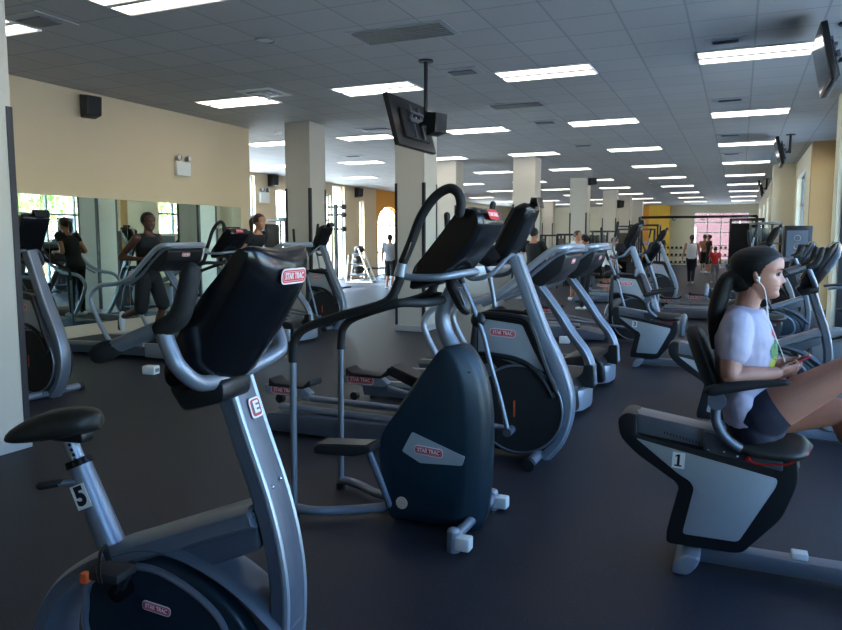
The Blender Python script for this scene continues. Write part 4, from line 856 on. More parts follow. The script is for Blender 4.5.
def person(loc, rz, height, label, J={}, lean=0., skin='skin', top='greycloth', bottom='blackcloth', hair='hairbrown', sleeve=.5, legcut=.55, pony=False, shoes='shoewhite', vox=.014, turn=0., long_top=0., topless=False, bag=False):
    H = height / 1.75; D = dict(hl=(0, .09, .92), hr=(0, -.09, .92), kl=(.02, .10, .50), kr=(.02, -.10, .50), al=(0, .11, .085), ar=(0, -.11, .085), sl=(0, .185, 1.43), sr=(0, -.185, 1.43), el=(-.02, .25, 1.14), er=(-.02, -.25, 1.14), wl=(.06, .27, .90), wr=(.06, -.27, .90), tl=None, tr=None)
    D.update(J); L = lambda z: lean * max(0, z - .92)
    P = {}
    for k, v in D.items():
        if v is None: continue
        v = Vector(v)
        if k[0] == 's': v.x += L(v.z)
        if k[0] in 'ew' and k not in J: v.x += L(v.z + .1)
        P[k] = v * H
    b = B(); tor = [(.84, .085, .12), (.90, .105, .155), (.97, .105, .16), (1.07, .092, .135), (1.18, .102, .145), (1.30, .115, .165), (1.38, .105, .165), (1.44, .075, .13), (1.48, .055, .065), (1.52, .052, .055), (1.56, .05, .05)]
    def torso(bb, g, z0=0, z1=9):
        rg = []
        for z, hd, hw in tor:
            if z < z0 or z > z1: continue
            rg.append([Vector((L(z) + hd * 1 * cos(a) + g * cos(a), (hw + g) * sin(a), z)) * H for a in [2 * pi * k / 20 for k in range(20)]])
        bb.loft(rg)
    torso(b, 0)
    hm = Matrix.Translation(Vector((L(1.55) + .015, 0, 1.515)) * H) @ Matrix.Rotation(turn, 4, 'Z') @ Matrix.Rotation(lean * .2, 4, 'Y'); head(b, hm, .235 * H, 24, 32)
    for q in 'lr':
        hp, kn, an = P['h' + q], P['k' + q], P['a' + q]; limb(b, [hp, hp.lerp(kn, .5), kn, kn.lerp(an, .35), an], [.085 * H, .072 * H, .052 * H, .053 * H, .036 * H])
        s_, e_, w_ = P['s' + q], P['e' + q], P['w' + q]; limb(b, [s_, s_.lerp(e_, .4), e_, e_.lerp(w_, .3), w_], [.055 * H, .047 * H, .038 * H, .038 * H, .026 * H])
        d = (w_ - e_).normalized(); hand(b, w_, d, Vector((.3, -1 if q == 'l' else 1, 0)), H, .35, 1 if q == 'l' else -1)
        t = P.get('t' + q); td = (t - an).normalized() if t else Vector((1, 0, -.12)).normalized(); limb(b, [an - Vector((0, 0, .02)), an + td * .12 * H - Vector((0, 0, .03 * H))], [.035 * H, .03 * H])
    body = link_mesh(remesh(b, vox * H), 'person', skin); body.location = loc; body.rotation_euler = (0, 0, rz); tag(body, label, 'person')
    def part(bb, nme, m): return link_mesh(remesh(bb, vox * H, 3), nme, m, body)
    if not topless:
        b = B(); torso(b, .018, .89 - long_top, 1.45)
        if sleeve:
            for q in 'lr': s_, e_ = P['s' + q], P['e' + q]; limb(b, [s_.lerp(Vector((0, 0, s_.z)), .25), s_, s_.lerp(e_, sleeve)], [.065 * H, .066 * H, .062 * H])
        else:
            for q in 'lr': s_ = P['s' + q]; limb(b, [s_.lerp(Vector((s_.x, 0, s_.z)), .55), s_.lerp(Vector((s_.x, 0, s_.z)), .15)], [.055 * H, .05 * H])
        part(b, 'shirt', top)
    b = B(); torso(b, .016, .84, 1.0)
    for q in 'lr':
        hp, kn, an = P['h' + q], P['k' + q], P['a' + q]; seg = [hp, hp.lerp(kn, .5), kn] if legcut >= 1 else [hp, hp.lerp(kn, legcut * .5), hp.lerp(kn, min(1, legcut * 1.3))]
        rr = [.098, .086, .066] if legcut >= 1 else [.10, .098, .092]
        if legcut >= 1: seg += [kn.lerp(an, .4), an]; rr += [.062, .046]
        limb(b, seg, [x * H for x in rr])
    part(b, 'trousers' if legcut >= 1 else 'shorts', bottom)
    for q in 'lr':
        an = P['a' + q]; t = P.get('t' + q); td = (t - an).normalized() if t else Vector((1, 0, 0)); b = B()
        up = Vector((0, 0, 1)); up = (up - td * up.dot(td)).normalized(); o0 = an - up * .035 * H - td * .05 * H
        limb(b, [o0, o0 + td * .10 * H + up * .002, o0 + td * .20 * H - up * .012 * H], [.044 * H, .042 * H, .030 * H], 10); link_mesh(remesh(b, .011, 2), 'shoe', shoes, body)
    b = B(); hm2 = hm; c = hm2 @ Vector((-.022 * H, 0, .150 * H)); b.ball(c, (.107 * H, .090 * H, .100 * H), hm2.to_3x3().to_4x4(), 20, 14)
    if pony: limb(b, [hm2 @ Vector((-.10 * H, 0, .17 * H)), hm2 @ Vector((-.16 * H, 0, .12 * H)), hm2 @ Vector((-.15 * H, 0, -.04 * H))], [.03 * H, .04 * H, .02 * H], 10)
    # cut the face free
    hb = remesh(b, .009, 3); bmm = bmesh.new(); bmm.from_mesh(hb); inv = hm2.inverted()
    dl = [v for v in bmm.verts if (lambda p: p.x > .035 * H and p.z < .178 * H + .0 or (p.x > -.01 * H and p.z < .115 * H))(inv @ v.co)]
    bmesh.ops.delete(bmm, geom=dl, context='VERTS'); bmm.to_mesh(hb); bmm.free(); link_mesh(hb, 'hair', hair, body)
    return body
def at(px, D, z=0.): d = ray(px, 240); p = d * D; return Vector((p.x, p.y, z))
def girl():
    X0, Y0 = .1, 3.6; T = tracer(X0, Y0)
    b = B(); nose = T(785.7, 278.6, 0); chin = T(774, 299, 0)
    Hh = .238; hx = nose.x - Hh * (.36 + .10); hm = Matrix.Translation((hx, 0, chin.z - .0)) @ Matrix.Rotation(radians(3), 4, 'Y')
    head(b, hm, Hh, 60, 96)
    nk0 = hm @ Vector((-.10 * Hh, 0, .28 * Hh)); nb = T(743, 318, 0)
    limb(b, [nk0, nk0.lerp(nb, .55), nb, nb + V(-.005, 0, -.07)], [.058, .052, .058, .075], 20)
    # torso as rings along a slightly leaning spine: (front px, back px)
    rows = [((764, 312), (735, 312), .075), ((768, 322), (722, 322), .155), ((773, 338), (717, 336), .170), ((774, 352), (717, 350), .160), ((771, 368), (718, 366), .145), ((768, 385), (720, 384), .135), ((768, 402), (724, 402), .150), ((775, 418), (727, 420), .175), ((785, 432), (732, 436), .180)]
    def ring(f, k, hw, g=0.):
        F_, K_ = T(*f, 0), T(*k, 0); c = (F_ + K_) / 2; ax = (F_ - K_); hd = ax.length / 2 + g; ax.normalize()
        return [c + ax * (hd * cos(a)) + Vector((0, (hw + g) * sin(a) * (1 if abs(sin(a)) < .98 else 1), 0)) for a in [2 * pi * q / 28 for q in range(28)]]
    b.loft([ring(*r_) for r_ in rows])
    Sn, Sf = T(737, 327, -.155), V(T(737, 325, 0).x, .155, T(737, 327, 0).z); el = T(731, 376, -.215); wr = T(776, 373, -.125)
    limb(b, [Sn, Sn.lerp(el, .5) + V(-.005, 0, 0), el, el.lerp(wr, .35), wr], [.056, .048, .040, .040, .027], 18)
    elf = V(el.x + .03, .21, el.z + .01); wrf = V(wr.x + .01, .07, wr.z + .012); limb(b, [Sf, Sf.lerp(elf, .5), elf, elf.lerp(wrf, .35), wrf], [.056, .048, .040, .040, .027], 18)
    hand(b, wr, (.75, .45, .12), (.2, .9, .5), .95, .75, -1); hand(b, wrf, (.75, -.35, .12), (.2, -.9, .5), .95, .75, 1)
    hpn, hpf = T(757, 418, -.09), T(757, 420, 0) + V(0, .09, 0); knn = T(856, 366, -.11); knf = V(knn.x - .02, .10, knn.z - .24)
    limb(b, [hpn, hpn.lerp(knn, .3), hpn.lerp(knn, .7), knn], [.098, .092, .074, .058], 24); limb(b, [hpf, hpf.lerp(knf, .3), hpf.lerp(knf, .7), knf], [.098, .092, .074, .058], 24)
    ann = V(.84 - .0, -.17, .56); anf = V(.56, .17, .42)
    for k_, a_ in ((knn, ann), (knf, anf)): limb(b, [k_, k_.lerp(a_, .3) + V(-.012, 0, -.012), a_], [.056, .056, .036], 18); limb(b, [a_, a_ + V(.10, 0, .06)], [.035, .03], 12)
    body = link_mesh(remesh(b, .0042, 3), 'person', 'skin'); body.location = (X0, Y0, 0)
    tag(body, 'seated woman in a pale T-shirt with dark ponytail and white earphones', 'person')
    # T-shirt
    b = B(); rg = [ring(*r_, .014) for r_ in rows[1:8]]; rg.insert(0, ring((765, 313), (730, 308), .115, .008)); rg.insert(0, ring((763, 309), (735, 304), .062, .004)); b.loft(rg)
    for S, E in ((Sn, el), (Sf, elf)): limb(b, [S.lerp(V(S.x, 0, S.z), .5) + V(0, 0, .012), S.lerp(V(S.x, 0, S.z), .12), S.lerp(E, .3), S.lerp(E, .52)], [.064, .072, .068, .064], 18)
    # hem folds over the lap
    limb(b, [T(742, 405, -.13), T(745, 425, -.12)], [.06, .05], 14)
    sh = remesh(b, .007, 3)
    tx = bpy.data.textures.new('folds', 'CLOUDS'); tx.noise_scale = .09
    o = bpy.data.objects.new('t', sh); COL.objects.link(o); dm = o.modifiers.new('d', 'DISPLACE'); dm.texture = tx; dm.strength = .012; dm.mid_level = .5; dg = bpy.context.evaluated_depsgraph_get(); sh2 = bpy.data.meshes.new_from_object(o.evaluated_get(dg)); bpy.data.objects.remove(o)
    for p in sh2.polygons: p.use_smooth = True
    so = link_mesh(sh2, 'shirt', 'shirtlav', body); tag(so, 'pale lavender T-shirt with a coloured print on the chest')
    # printed motif on the chest: small coloured patches lying on the cloth
    bm_ = bmesh.new(); bm_.from_mesh(sh2); bm_.faces.ensure_lookup_table(); cz = T(770, 338, 0)
    def patch(nme, m, cy, z0, ry, rz_, ph=0):
        vs = {}; t = bmesh.new()
        for f in bm_.faces:
            c = f.calc_center_median()
            if f.normal.x > .15 and ((c.y - cy) / ry) ** 2 + ((c.z - z0) / rz_) ** 2 < 1:
                t.faces.new([t.verts.new(v.co + f.normal * .0015) for v in f.verts])
        bmesh.ops.remove_doubles(t, verts=t.verts, dist=1e-4); q = B(); q.add(t); return q.build(nme, m, so)
    z = cz.z; patch('print_patch', mat('print_green', (.35, .52, .32), .8), -.04, z - .045, .075, .05); patch('print_patch', mat('print_yellow', (.78, .74, .25), .8), -.045, z - .105, .06, .03); patch('print_patch', mat('print_red', (.75, .25, .3), .8), -.055, z + .03, .03, .022); patch('print_patch', mat('print_dark', (.12, .16, .2), .8), -.075, z - .02, .012, .02)
    bm_.free()
    # shorts
    b = B(); b.loft([ring(*r_, .012) for r_ in rows[6:9]])
    for h_, k_ in ((hpn, knn), (hpf, knf)): limb(b, [h_, h_.lerp(k_, .08), h_.lerp(k_, .15)], [.110, .109, .106], 24)
    link_mesh(remesh(b, .007, 2), 'shorts', 'navycloth', body)
    for a_ in (ann, anf): b = B(); limb(b, [a_ + V(-.05, 0, -.05), a_ + V(.05, 0, -.0), a_ + V(.13, 0, .08)], [.045, .043, .032], 12); link_mesh(remesh(b, .008, 2), 'shoe', 'shoewhite', body)
    # hair cap, face cut free, and ponytail
    b = B(); n = 30; rings = []
    for i in range(n + 1):
        z = .22 + .78 * i / n; f, k, w = interp(z, FRONT), interp(z, BACK), interp(z, HALF); rg = []
        for j in range(48):
            a = 2 * pi * j / 48; c_, s_ = cos(a), sin(a); x = (f if c_ > 0 else k) * abs(c_) ** .9 * (1 if c_ > 0 else -1); rg.append(hm @ Vector(((x * 1.05) * Hh, w * s_ * 1.07 * Hh, (z + .018 * (i / n) ** 2) * Hh)))
        rings.append(rg)
    b.loft(rings); me = remesh(b, .0045, 2); q = bmesh.new(); q.from_mesh(me); inv = hm.inverted()
    def cut(p):
        x, z = p.x / Hh, p.z / Hh
        line = .80 if x > .30 else (.50 + .30 * ((x - .02) / .28) ** .55 if x > .02 else .50 - (.02 - x) * 2.0)
        return z < line and x > -.16
    bmesh.ops.delete(q, geom=[v for v in q.verts if cut(inv @ v.co)], context='VERTS')
    q.to_mesh(me); q.free(); link_mesh(me, 'hair', 'hairblack', body)
    b = B(); pt = [(0, 0), (726, 282), (721, 295), (716, 312), (714, 330), (713, 348)]
    limb(b, [hm @ V(-.36 * Hh, 0, .48 * Hh)] + [T(x, y, -.02) for x, y in pt[1:]], [.036, .038, .040, .038, .028, .010], 16); b.ball(hm @ V(-.30 * Hh, 0, .36 * Hh), (.058, .062, .070)); b.ball(hm @ V(-.20 * Hh, 0, .24 * Hh), (.048, .058, .050))
    link_mesh(remesh(b, .006, 3), 'ponytail', 'hairblack', body)
    for s in (1, -1):
        b = B(); b.tube([hm @ V(x * Hh, s * y * Hh, z * Hh) for x, y, z in ((.385, .07, .575), (.375, .14, .592), (.33, .21, .575))], [.0025, .004, .002], 6, 4); link_mesh(b_to(b), 'eyebrow', 'hairblack', body)
        b = B(); b.ball(hm @ V(.262 * Hh, s * .148 * Hh, .495 * Hh), .0128, u=14, v=10); e = b.build('eye', mat('eye_white', (.55, .52, .5), .4), body)
        b = B(); b.ball(hm @ V(.305 * Hh, s * .149 * Hh, .493 * Hh), (.006, .0095, .0095), u=10, v=8); b.build('iris', 'hairblack', e)
        b = B(); b.tube([hm @ V(x * Hh, s * y * Hh, z * Hh) for x, y, z in ((.325, .095, .508), (.335, .15, .522), (.285, .205, .503))], [.002, .003, .002], 6, 4); b.build('eyelash', 'hairblack', body)
    b = B(); b.tube([hm @ V(x * Hh, y * Hh, z * Hh) for x, y, z in ((.315, -.085, .258), (.372, -.03, .266), (.378, 0, .262), (.372, .03, .266), (.315, .085, .258))], [.0015, .0045, .0045, .0045, .0015], 8, 4); b.build('lips', mat('lip_pink', (.66, .36, .36), .4), body)
    # earphones
    r = empty('earphones', (X0, Y0, 0)); e0 = hm @ V(-.035 * Hh, -.365 * Hh, .40 * Hh)
    b = B(); b.ball(e0, .008); b.tube([e0, e0 + V(.006, -.004, -.022)], .0035, 8, 1); b.build('earbud', 'whiteplastic', r)
    pts = [e0 + V(.006, -.004, -.02), T(757, 280, -.09) + V(0, -.01, 0), T(764, 288, -.10), T(767, 303, -.09), T(768, 316, -.085), T(773, 331, -.07), T(781, 350, -.06), T(785, 362, -.05)]
    b = B(); b.tube(pts, .0022, 6, 6); b.build('cord', 'whiteplastic', r)
    b = B(); b.tube([T(767, 306, -.09), T(767.5, 316, -.087)], .0045, 8, 1); b.build('cord_slider', 'whiteplastic', r)
    tag(r, 'white wired earphones running from the seated woman\'s ear down to her hands', 'earphones')
    c = wr.lerp(wrf, .5) + V(.085, 0, .04); b = B(); b.box(-.035, .035, -.006, .006, -.055, .055, .004, mtx=Matrix.Translation(c + V(X0, Y0, 0)) @ Matrix.Rotation(radians(60), 4, 'Y') @ Matrix.Rotation(radians(90), 4, 'Z'))
    o = b.build('mobile_phone', 'gloss'); tag(o, 'small dark phone with a pink edge held in the seated woman\'s hands', 'phone')
    b = B(); c2 = c + V(X0, Y0, 0); b.box(-.036, .036, -.004, .004, -.056, .056, .002, mtx=Matrix.Translation(c2 + V(-.0, 0, -.0)) @ Matrix.Rotation(radians(60), 4, 'Y') @ Matrix.Rotation(radians(90), 4, 'Z')); b.build('phone_case', mat('pink_case', (.85, .3, .4), .5), o)
def b_to(b): me = bpy.data.meshes.new('m'); b.bm.to_mesh(me); b.bm.free(); return me
SKY, SUN, EXPO = 2.1, 52., .06
# ------------------------------------------------------------------ placing the machines
UB = make_upright(); ST = make_stepper(); EL = make_elliptical(); TM = make_treadmill(); RB = make_recumbent()
tag(UB, 'large upright exercise bike in the foreground with a 5 sticker on its seat tube', 'exercise bike', 'upright exercise bikes')
tag(ST, 'dark navy stair stepper in the centre foreground with a tilted pale name plate', 'stair stepper', 'stair steppers')
tag(EL, 'elliptical trainer with a big black disc directly behind the centre foreground stepper', 'elliptical trainer', 'elliptical trainers')
tag(TM, 'treadmill just right of the nearest black disc elliptical, nearest of the middle row', 'treadmill', 'treadmills')
tag(RB, 'recumbent bike with a 1 sticker carrying the seated woman', 'recumbent bike', 'recumbent bikes')
def strip(o, names):
    for c in list(o.children_recursive):
        if c.name.split('.')[0] in names:
            for g in list(c.children): bpy.data.objects.remove(g)
            bpy.data.objects.remove(c)
def place(src, loc, rz, label, number=None):
    c = copy_tree(src); c.location = (loc[0], loc[1], 0); c.rotation_euler = (0, 0, rz); c['label'] = label
    if number is not None:
        for s in list(c.children):
            if s.name.startswith('number_sticker'):
                for g in list(s.children):
                    if number: 
                        mm = s.data  # same plate, new numeral
                        bpy.data.objects.remove(g)
                    else: bpy.data.objects.remove(g)
                if number:
                    vs = [v.co.copy() for v in s.data.vertices]; cc = sum(vs, Vector()) / len(vs); mt = frame_mtx(cc, (1, 0, -.05), (.05, 0, 1)); mt.translation = cc + mt.col[2].xyz * .0018; put_text('numeral', number, .075, 'ink', mt, s, .002)
                else: bpy.data.objects.remove(s)
    return c
place(TM, (-2.25, 7.9), 0, 'second treadmill of the middle row, its silver hoop just beside the nearest one')
place(RB, (-.82, 9.2), 0, 'recumbent bike with a 3 sticker behind the two middle treadmills', '3')
place(EL, (-1.94, 11.3), 0, 'elliptical trainer whose console rises right of the silver treadmill hoops')
place(UB, (-1.84, 14.0), 0, 'upright exercise bike behind the tall elliptical console right of the treadmill hoops', False)
place(EL, (-2.2, 18.3), 0, 'elliptical trainer farthest down the middle row')
place(RB, (.1, 6.25), 0, 'recumbent bike directly behind the seated woman', False)
place(UB, (.30, 7.35), 0, 'upright exercise bike right behind the seated woman\'s face, cut by the photo edge', False)
place(RB, (.32, 9.6), 0, 'recumbent bike seen above the seated woman\'s ponytail', False)
place(UB, (.46, 11.6), 0, 'upright exercise bike with silver ringed housing level with the woman\'s mouth', False)
place(EL, (-6.86, 4.97), 0, 'elliptical trainer half hidden behind the near white pillar')
place(TM, (-7.46, 7.36), 0, 'treadmill under the running man in black by the mirror')
place(ST, (-6.88, 8.32), 0, 'stair stepper between the mirror treadmill and the woman with tied hair')
place(TM, (-7.0, 9.3), 0, 'treadmill carrying the woman with tied hair beyond the mirror wall stepper')
place(EL, (-7.06, 10.78), 0, 'elliptical trainer in front of the left square column')
# equipment along the right windows that the mirror shows
place(EL, (.1, 15.2), 0, 'elliptical trainer by the right wall whose reflection stands in the mirror')
place(RB, (.1, 13.4), 0, 'recumbent bike by the right storefront window, far behind the seated woman', False)
tv((-3.75, 8.2, 2.95), pi, radians(15), 1.12, .62, 'large television hanging on a ceiling pole at centre, seen from behind', True)
wall_speaker((-3.50, 8.22, 2.93), radians(-25), 'black speaker fixed to the pole of the central hanging television', .95)
tv((.70, 8.5, 3.34), pi, radians(12), 1.0, .56, 'nearest television at the top right edge, seen nearly edge on', True)
tv((.66, 16.8, 3.34), pi, radians(14), 1.0, .56, 'second hanging television on the right side of the room', True)
tv((.58, 28.5, 3.34), pi, radians(14), 1.0, .56, 'third hanging television, farthest down the right side', True)
# ------------------------------------------------------------------ people
girl()
run = dict(hl=(.02, .09, .92), hr=(.02, -.09, .92), kl=(.16, .10, .55), al=(.02, .10, .16), kr=(-.02, -.10, .50), ar=(-.40, -.10, .36), tr=(-.42, -.10, .22), el=(-.20, .25, 1.18), wl=(.08, .20, 1.14), er=(-.18, -.26, 1.17), wr=(.10, -.20, 1.15), sl=(.0, .19, 1.43), sr=(0, -.19, 1.43))
person((-7.30, 7.40, .13), 0, 1.78, 'man in a black sleeveless top and shorts running on the treadmill by the mirror', run, .08, 'skindark', 'blackcloth', 'blackcloth', 'hairblack', 0, .85, vox=.010, turn=radians(-15))
p = at(250, 11.1); person((p.x - .05, p.y, .2), 0, 1.74, 'woman with tied brown hair bending over a console beyond the mirror', dict(er=(.02, -.24, 1.16), wr=(.25, -.2, 1.15), el=(.02, .24, 1.16), wl=(.25, .2, 1.15)), .35, 'skintan', 'blackcloth', 'blackcloth', 'hairbrown', .3, 1, pony=True, vox=.013)
p = at(534, 15.4); person((p.x, p.y, 0), radians(75), 1.80, 'man in a black T-shirt and blue shorts standing behind the middle treadmills', dict(er=(.10, -.30, 1.16), wr=(.35, -.34, 1.08), el=(-.05, .28, 1.16), wl=(-.02, .30, .92)), 0, 'skintan', 'blackcloth', 'bluecloth', 'hairblack', .5, 1)
p = at(575, 18.4); person((p.x, p.y, 0), radians(-20), 1.78, 'man in a white T-shirt looking down beyond the treadmill hoops', {}, .12, 'skintan', 'whitecloth', 'blackcloth', 'hairbrown', .5, .8)
p = at(586, 15.9); person((p.x, p.y, 0), radians(160), 1.66, 'dark haired woman in black standing beside the man in the white T-shirt', {}, .05, 'skintan', 'blackcloth', 'blackcloth', 'hairblack', .3, 1, pony=True)
p = at(390, 22.3); person((p.x, p.y, 0), radians(100), 1.72, 'man in a grey T-shirt and dark shorts walking just left of the central column', dict(kl=(.12, .1, .5), al=(-.02, .11, .1), kr=(-.02, -.1, .5), ar=(-.2, -.11, .13)), 0, 'skintan', 'greycloth', 'blackcloth', 'hairblack', .6, .8, vox=.018)
p = onz(690.5, 284.5); person((p.x, p.y, 0), radians(92), 1.72, 'woman in a white tank top and navy leggings walking away down the aisle', dict(kl=(.08, .07, .5), al=(.02, .06, .1), kr=(0, -.07, .5), ar=(-.14, -.06, .12), el=(-.04, .26, 1.15), wl=(.02, .30, .92)), 0, 'skintan', 'whitecloth', 'navycloth', 'hairbrown', 0, 1, pony=True, vox=.016)
p = onz(703.5, 273); person((p.x, p.y, 0), radians(100), 1.80, 'shirtless man in dark shorts beside the man in black at the far end', {}, 0, 'skintan', 'blackcloth', 'blackcloth', 'hairbrown', 0, .9, topless=True, vox=.02)
p = onz(708, 273.5); person((p.x, p.y, 0), radians(200), 1.78, 'man in a black T-shirt facing the shirtless man at the far end', dict(er=(.1, -.28, 1.2), wr=(.3, -.2, 1.2)), 0, 'skintan', 'blackcloth', 'blackcloth', 'hairblack', .5, .8, vox=.02)
p = onz(714, 283); person((p.x, p.y, 0), radians(90), 1.30, 'small person in a red top beside the far dumbbell rack', dict(kl=(.12, .12, .5), kr=(.05, -.12, .5)), .15, 'skintan', 'redcloth', 'greycloth', 'hairblack', .5, 1, vox=.02)
p = onz(659, 273); person((p.x, p.y, 0), radians(-70), 1.80, 'man in a dark top and white shorts before the far yellow wall', {}, 0, 'skintan', 'blackcloth', 'whitecloth', 'hairblack', .4, .8, vox=.02)
p = at(607, 19.); person((p.x, p.y, 0), radians(30), 1.62, 'person in white and black leaning forward right of the treadmill hoops', dict(er=(.1, -.25, 1.1), wr=(.3, -.2, .95)), .35, 'skintan', 'whitecloth', 'blackcloth', 'hairbrown', .4, .5, vox=.018)
# ------------------------------------------------------------------ strength equipment in the background
def tower(loc, rz, w, d, h, lab, stack=True, pad=True):
    r = empty('weight_machine', loc, rz)
    for sx in (-1, 1):
        for sy in (-1, 1): b = B(); b.box(sx * w / 2 - .03, sx * w / 2 + .03, sy * d / 2 - .03, sy * d / 2 + .03, 0, h, .006, 1); b.build('frame_post', 'black', r)
    b = B(); b.box(-w / 2, w / 2, -d / 2 - .03, -d / 2 + .03, h - .06, h); b.box(-w / 2, w / 2, d / 2 - .03, d / 2 + .03, h - .06, h); b.box(-w / 2 - .03, -w / 2 + .03, -d / 2, d / 2, h - .06, h); b.box(w / 2 - .03, w / 2 + .03, -d / 2, d / 2, h - .06, h); b.build('top_frame', 'black', r)
    b = B()
    for k in range(14): b.box(-w * .3, w * .3, -d * .2, d * .2, .08 + .05 * k, .122 + .05 * k)
    b.build('weight_stack', 'rubber', r)
    for s in (-1, 1): b = B(); b.tube([(s * w * .2, 0, .08), (s * w * .2, 0, h - .05)], .012, 6, 1); b.build('guide_rod', 'chrome', r)
    b = B(); b.box(-w / 2 + .02, w / 2 - .02, d / 2 - .01, d / 2 + .01, .2, h - .15); b.build('shroud', 'gloss', r)
    if pad:
        b = B(); b.box(-.15, .15, -d / 2 - .55, -d / 2 - .15, .42, .50, .03); b.build('seat', 'pad', r); b = B(); b.box(-.03, .03, -d / 2 - .4, -d / 2, .0, .42); b.build('seat_post', 'greymetal', r)
        b = B(); b.box(-.14, .14, -d / 2 - .12, -d / 2 - .04, .6, 1.2, .03); b.build('back_pad', 'pad', r)
        b = B(); b.tube([(-.35, -d / 2 - .5, 1.35), (-.3, -d / 2 - .1, 1.45), (.3, -d / 2 - .1, 1.45), (.35, -d / 2 - .5, 1.35)], .02, 8, 4); b.build('press_bar', 'silver', r)
    return tag(r, lab, 'weight machine')
p = at(746, 22.); tower((p.x, p.y, 0), pi, .9, .8, 2.2, 'black weight machine just right of the seated woman\'s head')
p = at(767, 20.5); tower((p.x - .05, p.y, 0), radians(20), .6, .6, 2.05, 'narrow black weight machine against the right pier')
p = at(600, 27.5); tower((p.x, p.y, 0), radians(40), 1.1, .8, 1.9, 'weight machine behind the upright elliptical handles')
p = at(572, 23.2); tower((p.x, p.y, 0), radians(90), 1.0, .7, 1.75, 'weight machine with a brown topped frame left of the elliptical handles')
p = at(551, 27); tower((p.x, p.y, 0), radians(90), .7, .6, 1.75, 'slim weight machine right of the man in the black T-shirt')
p = at(636, 25.5); tower((p.x, p.y, 0), radians(60), 1.0, .8, 1.95, 'weight machine at the far end of the middle row')
p = at_x(283, 235, XO + 1.0); tower((p.x, p.y, 0), radians(90), .9, .8, 2.2, 'dark weight machine by the left windows beside the left column')
# rigs with the long beam
def rig():
    y = 30.; xa, xb = at(639, 30 * cos(YAW) + 1).x, .55; r = empty('cable_crossover', ((xa + xb) / 2, y, 0)); cx = (xa + xb) / 2
    h = 2.45
    b = B(); b.box(xa - cx, xb - cx, -.05, .05, h - .06, h + .04, .01); b.build('cross_beam', 'gloss', r)
    for x in (xa, xb):
        for dy in (-.35, .35): b = B(); b.box(x - cx - .04, x - cx + .04, dy - .04, dy + .04, 0, h, .005); b.build('upright', 'black', r)
        b = B(); b.box(x - cx - .04, x - cx + .04, -.35, .35, h - .1, h); b.box(x - cx - .3, x - cx + .3, -.4, .4, 0, .05); b.build('end_frame', 'black', r)
        b = B()
        for k in range(16): b.box(x - cx - .10, x - cx + .10, -.12, .12, .08 + .05 * k, .122 + .05 * k)
        b.build('weight_stack', 'rubber', r)
        b = B(); b.ring((x - cx + (.1 if x == xa else -.1), 0, h - .22), (0, 1, 0), .06, .02, 20, 6); b.build('pulley', 'greymetal', r)
    for x in (-.9, .15): b = B(); b.tube([(x, 0, h - .03), (x, 0, h - .1), (x + .05, 0, h - .14), (x + .12, 0, h - .1)], .015, 6, 3); b.build('grip_hook', 'black', r)
    tag(r, 'long black crossbar cable machine spanning the aisle at the far end', 'cable machine')
rig()
def rackcage(px, D, lab, w=1.2):
    p = at(px, D); r = empty('power_rack', (p.x, p.y, 0)); h = 2.25
    for sx in (-1, 1):
        for sy in (-1, 1): b = B(); b.box(sx * w / 2 - .035, sx * w / 2 + .035, sy * .6 - .035, sy * .6 + .035, 0, h); b.build('upright', 'black', r)
    b = B(); b.box(-w / 2, w / 2, -.63, -.57, h - .07, h); b.box(-w / 2, w / 2, .57, .63, h - .07, h); b.box(-w / 2 - .03, -w / 2 + .03, -.6, .6, h - .07, h); b.box(w / 2 - .03, w / 2 + .03, -.6, .6, h - .07, h); b.build('top_frame', 'black', r)
    b = B(); b.tube([(-1.05, -.66, 1.35), (1.05, -.66, 1.35)], .015, 8, 1); bb = b.build('barbell', 'chrome', r)
    for s in (-1, 1): b = B(); b.cyl((s * .85, -.66, 1.35), (s * .93, -.66, 1.35), .21, seg=24); b.build('weight_plate', 'rubber', bb)
    tag(r, lab, 'power rack')
rackcage(645, 33, 'black power rack with a barbell before the yellow far wall')
rackcage(618, 36, 'black power rack farther left, beside the last column')
# dumbbell racks
DB = None
def dumbbell():
    r = empty('dumbbell'); b = B(); b.tube([(-.08, 0, 0), (.08, 0, 0)], .014, 8, 1); b.build('handle', 'chrome', r)
    for s in (-1, 1): b = B(); b.cyl((s * .07, 0, 0), (s * .15, 0, 0), .065, seg=10); b.build('dumbbell_head', 'rubber', r)
    return r
usedb = [False]; DB = dumbbell()
def dbrack(px, py, w, lab, grp, dl):
    p = onz(px, py); r = empty('dumbbell_rack', (p.x, p.y, 0)); sh = (.25, .65, 1.05)
    for s in (-1, 1):
        b = B(); b.tube([(s * w / 2, -.35, 0), (s * w / 2, -.2, .6), (s * w / 2, .15, 1.25)], .035, 8, 1); b.tube([(s * w / 2, -.35, .03), (s * w / 2, .3, .03), (s * w / 2, .15, 1.25)], .03, 8, 1); b.build('end_frame', 'black', r)
    for i, z in enumerate(sh): b = B(); b.box(-w / 2, w / 2, -.30 + .16 * i - .12, -.30 + .16 * i + .12, z - .02, z + .01); b.build('shelf', 'greymetal', r)
    tag(r, lab, 'dumbbell rack')
    n = int(w / .22)
    for i, z in enumerate(sh):
        for k in range(n):
            o = DB if not usedb[0] else copy_tree(DB); usedb[0] = True
            o.location = (p.x - w / 2 + .13 + (w - .26) * k / (n - 1), p.y - .30 + .16 * i, z + .075); o.rotation_euler = (0, 0, pi / 2); tag(o, dl, 'dumbbell', grp)
dbrack(678, 267.5, 1.9, 'three tier dumbbell rack left of the woman walking away', 'dumbbells on the rack left of the walking woman', 'black dumbbell on the rack left of the woman walking away')
dbrack(727, 268, 2.4, 'three tier dumbbell rack below the far end window', 'dumbbells on the rack below the far end window', 'black dumbbell on the rack below the far end window')
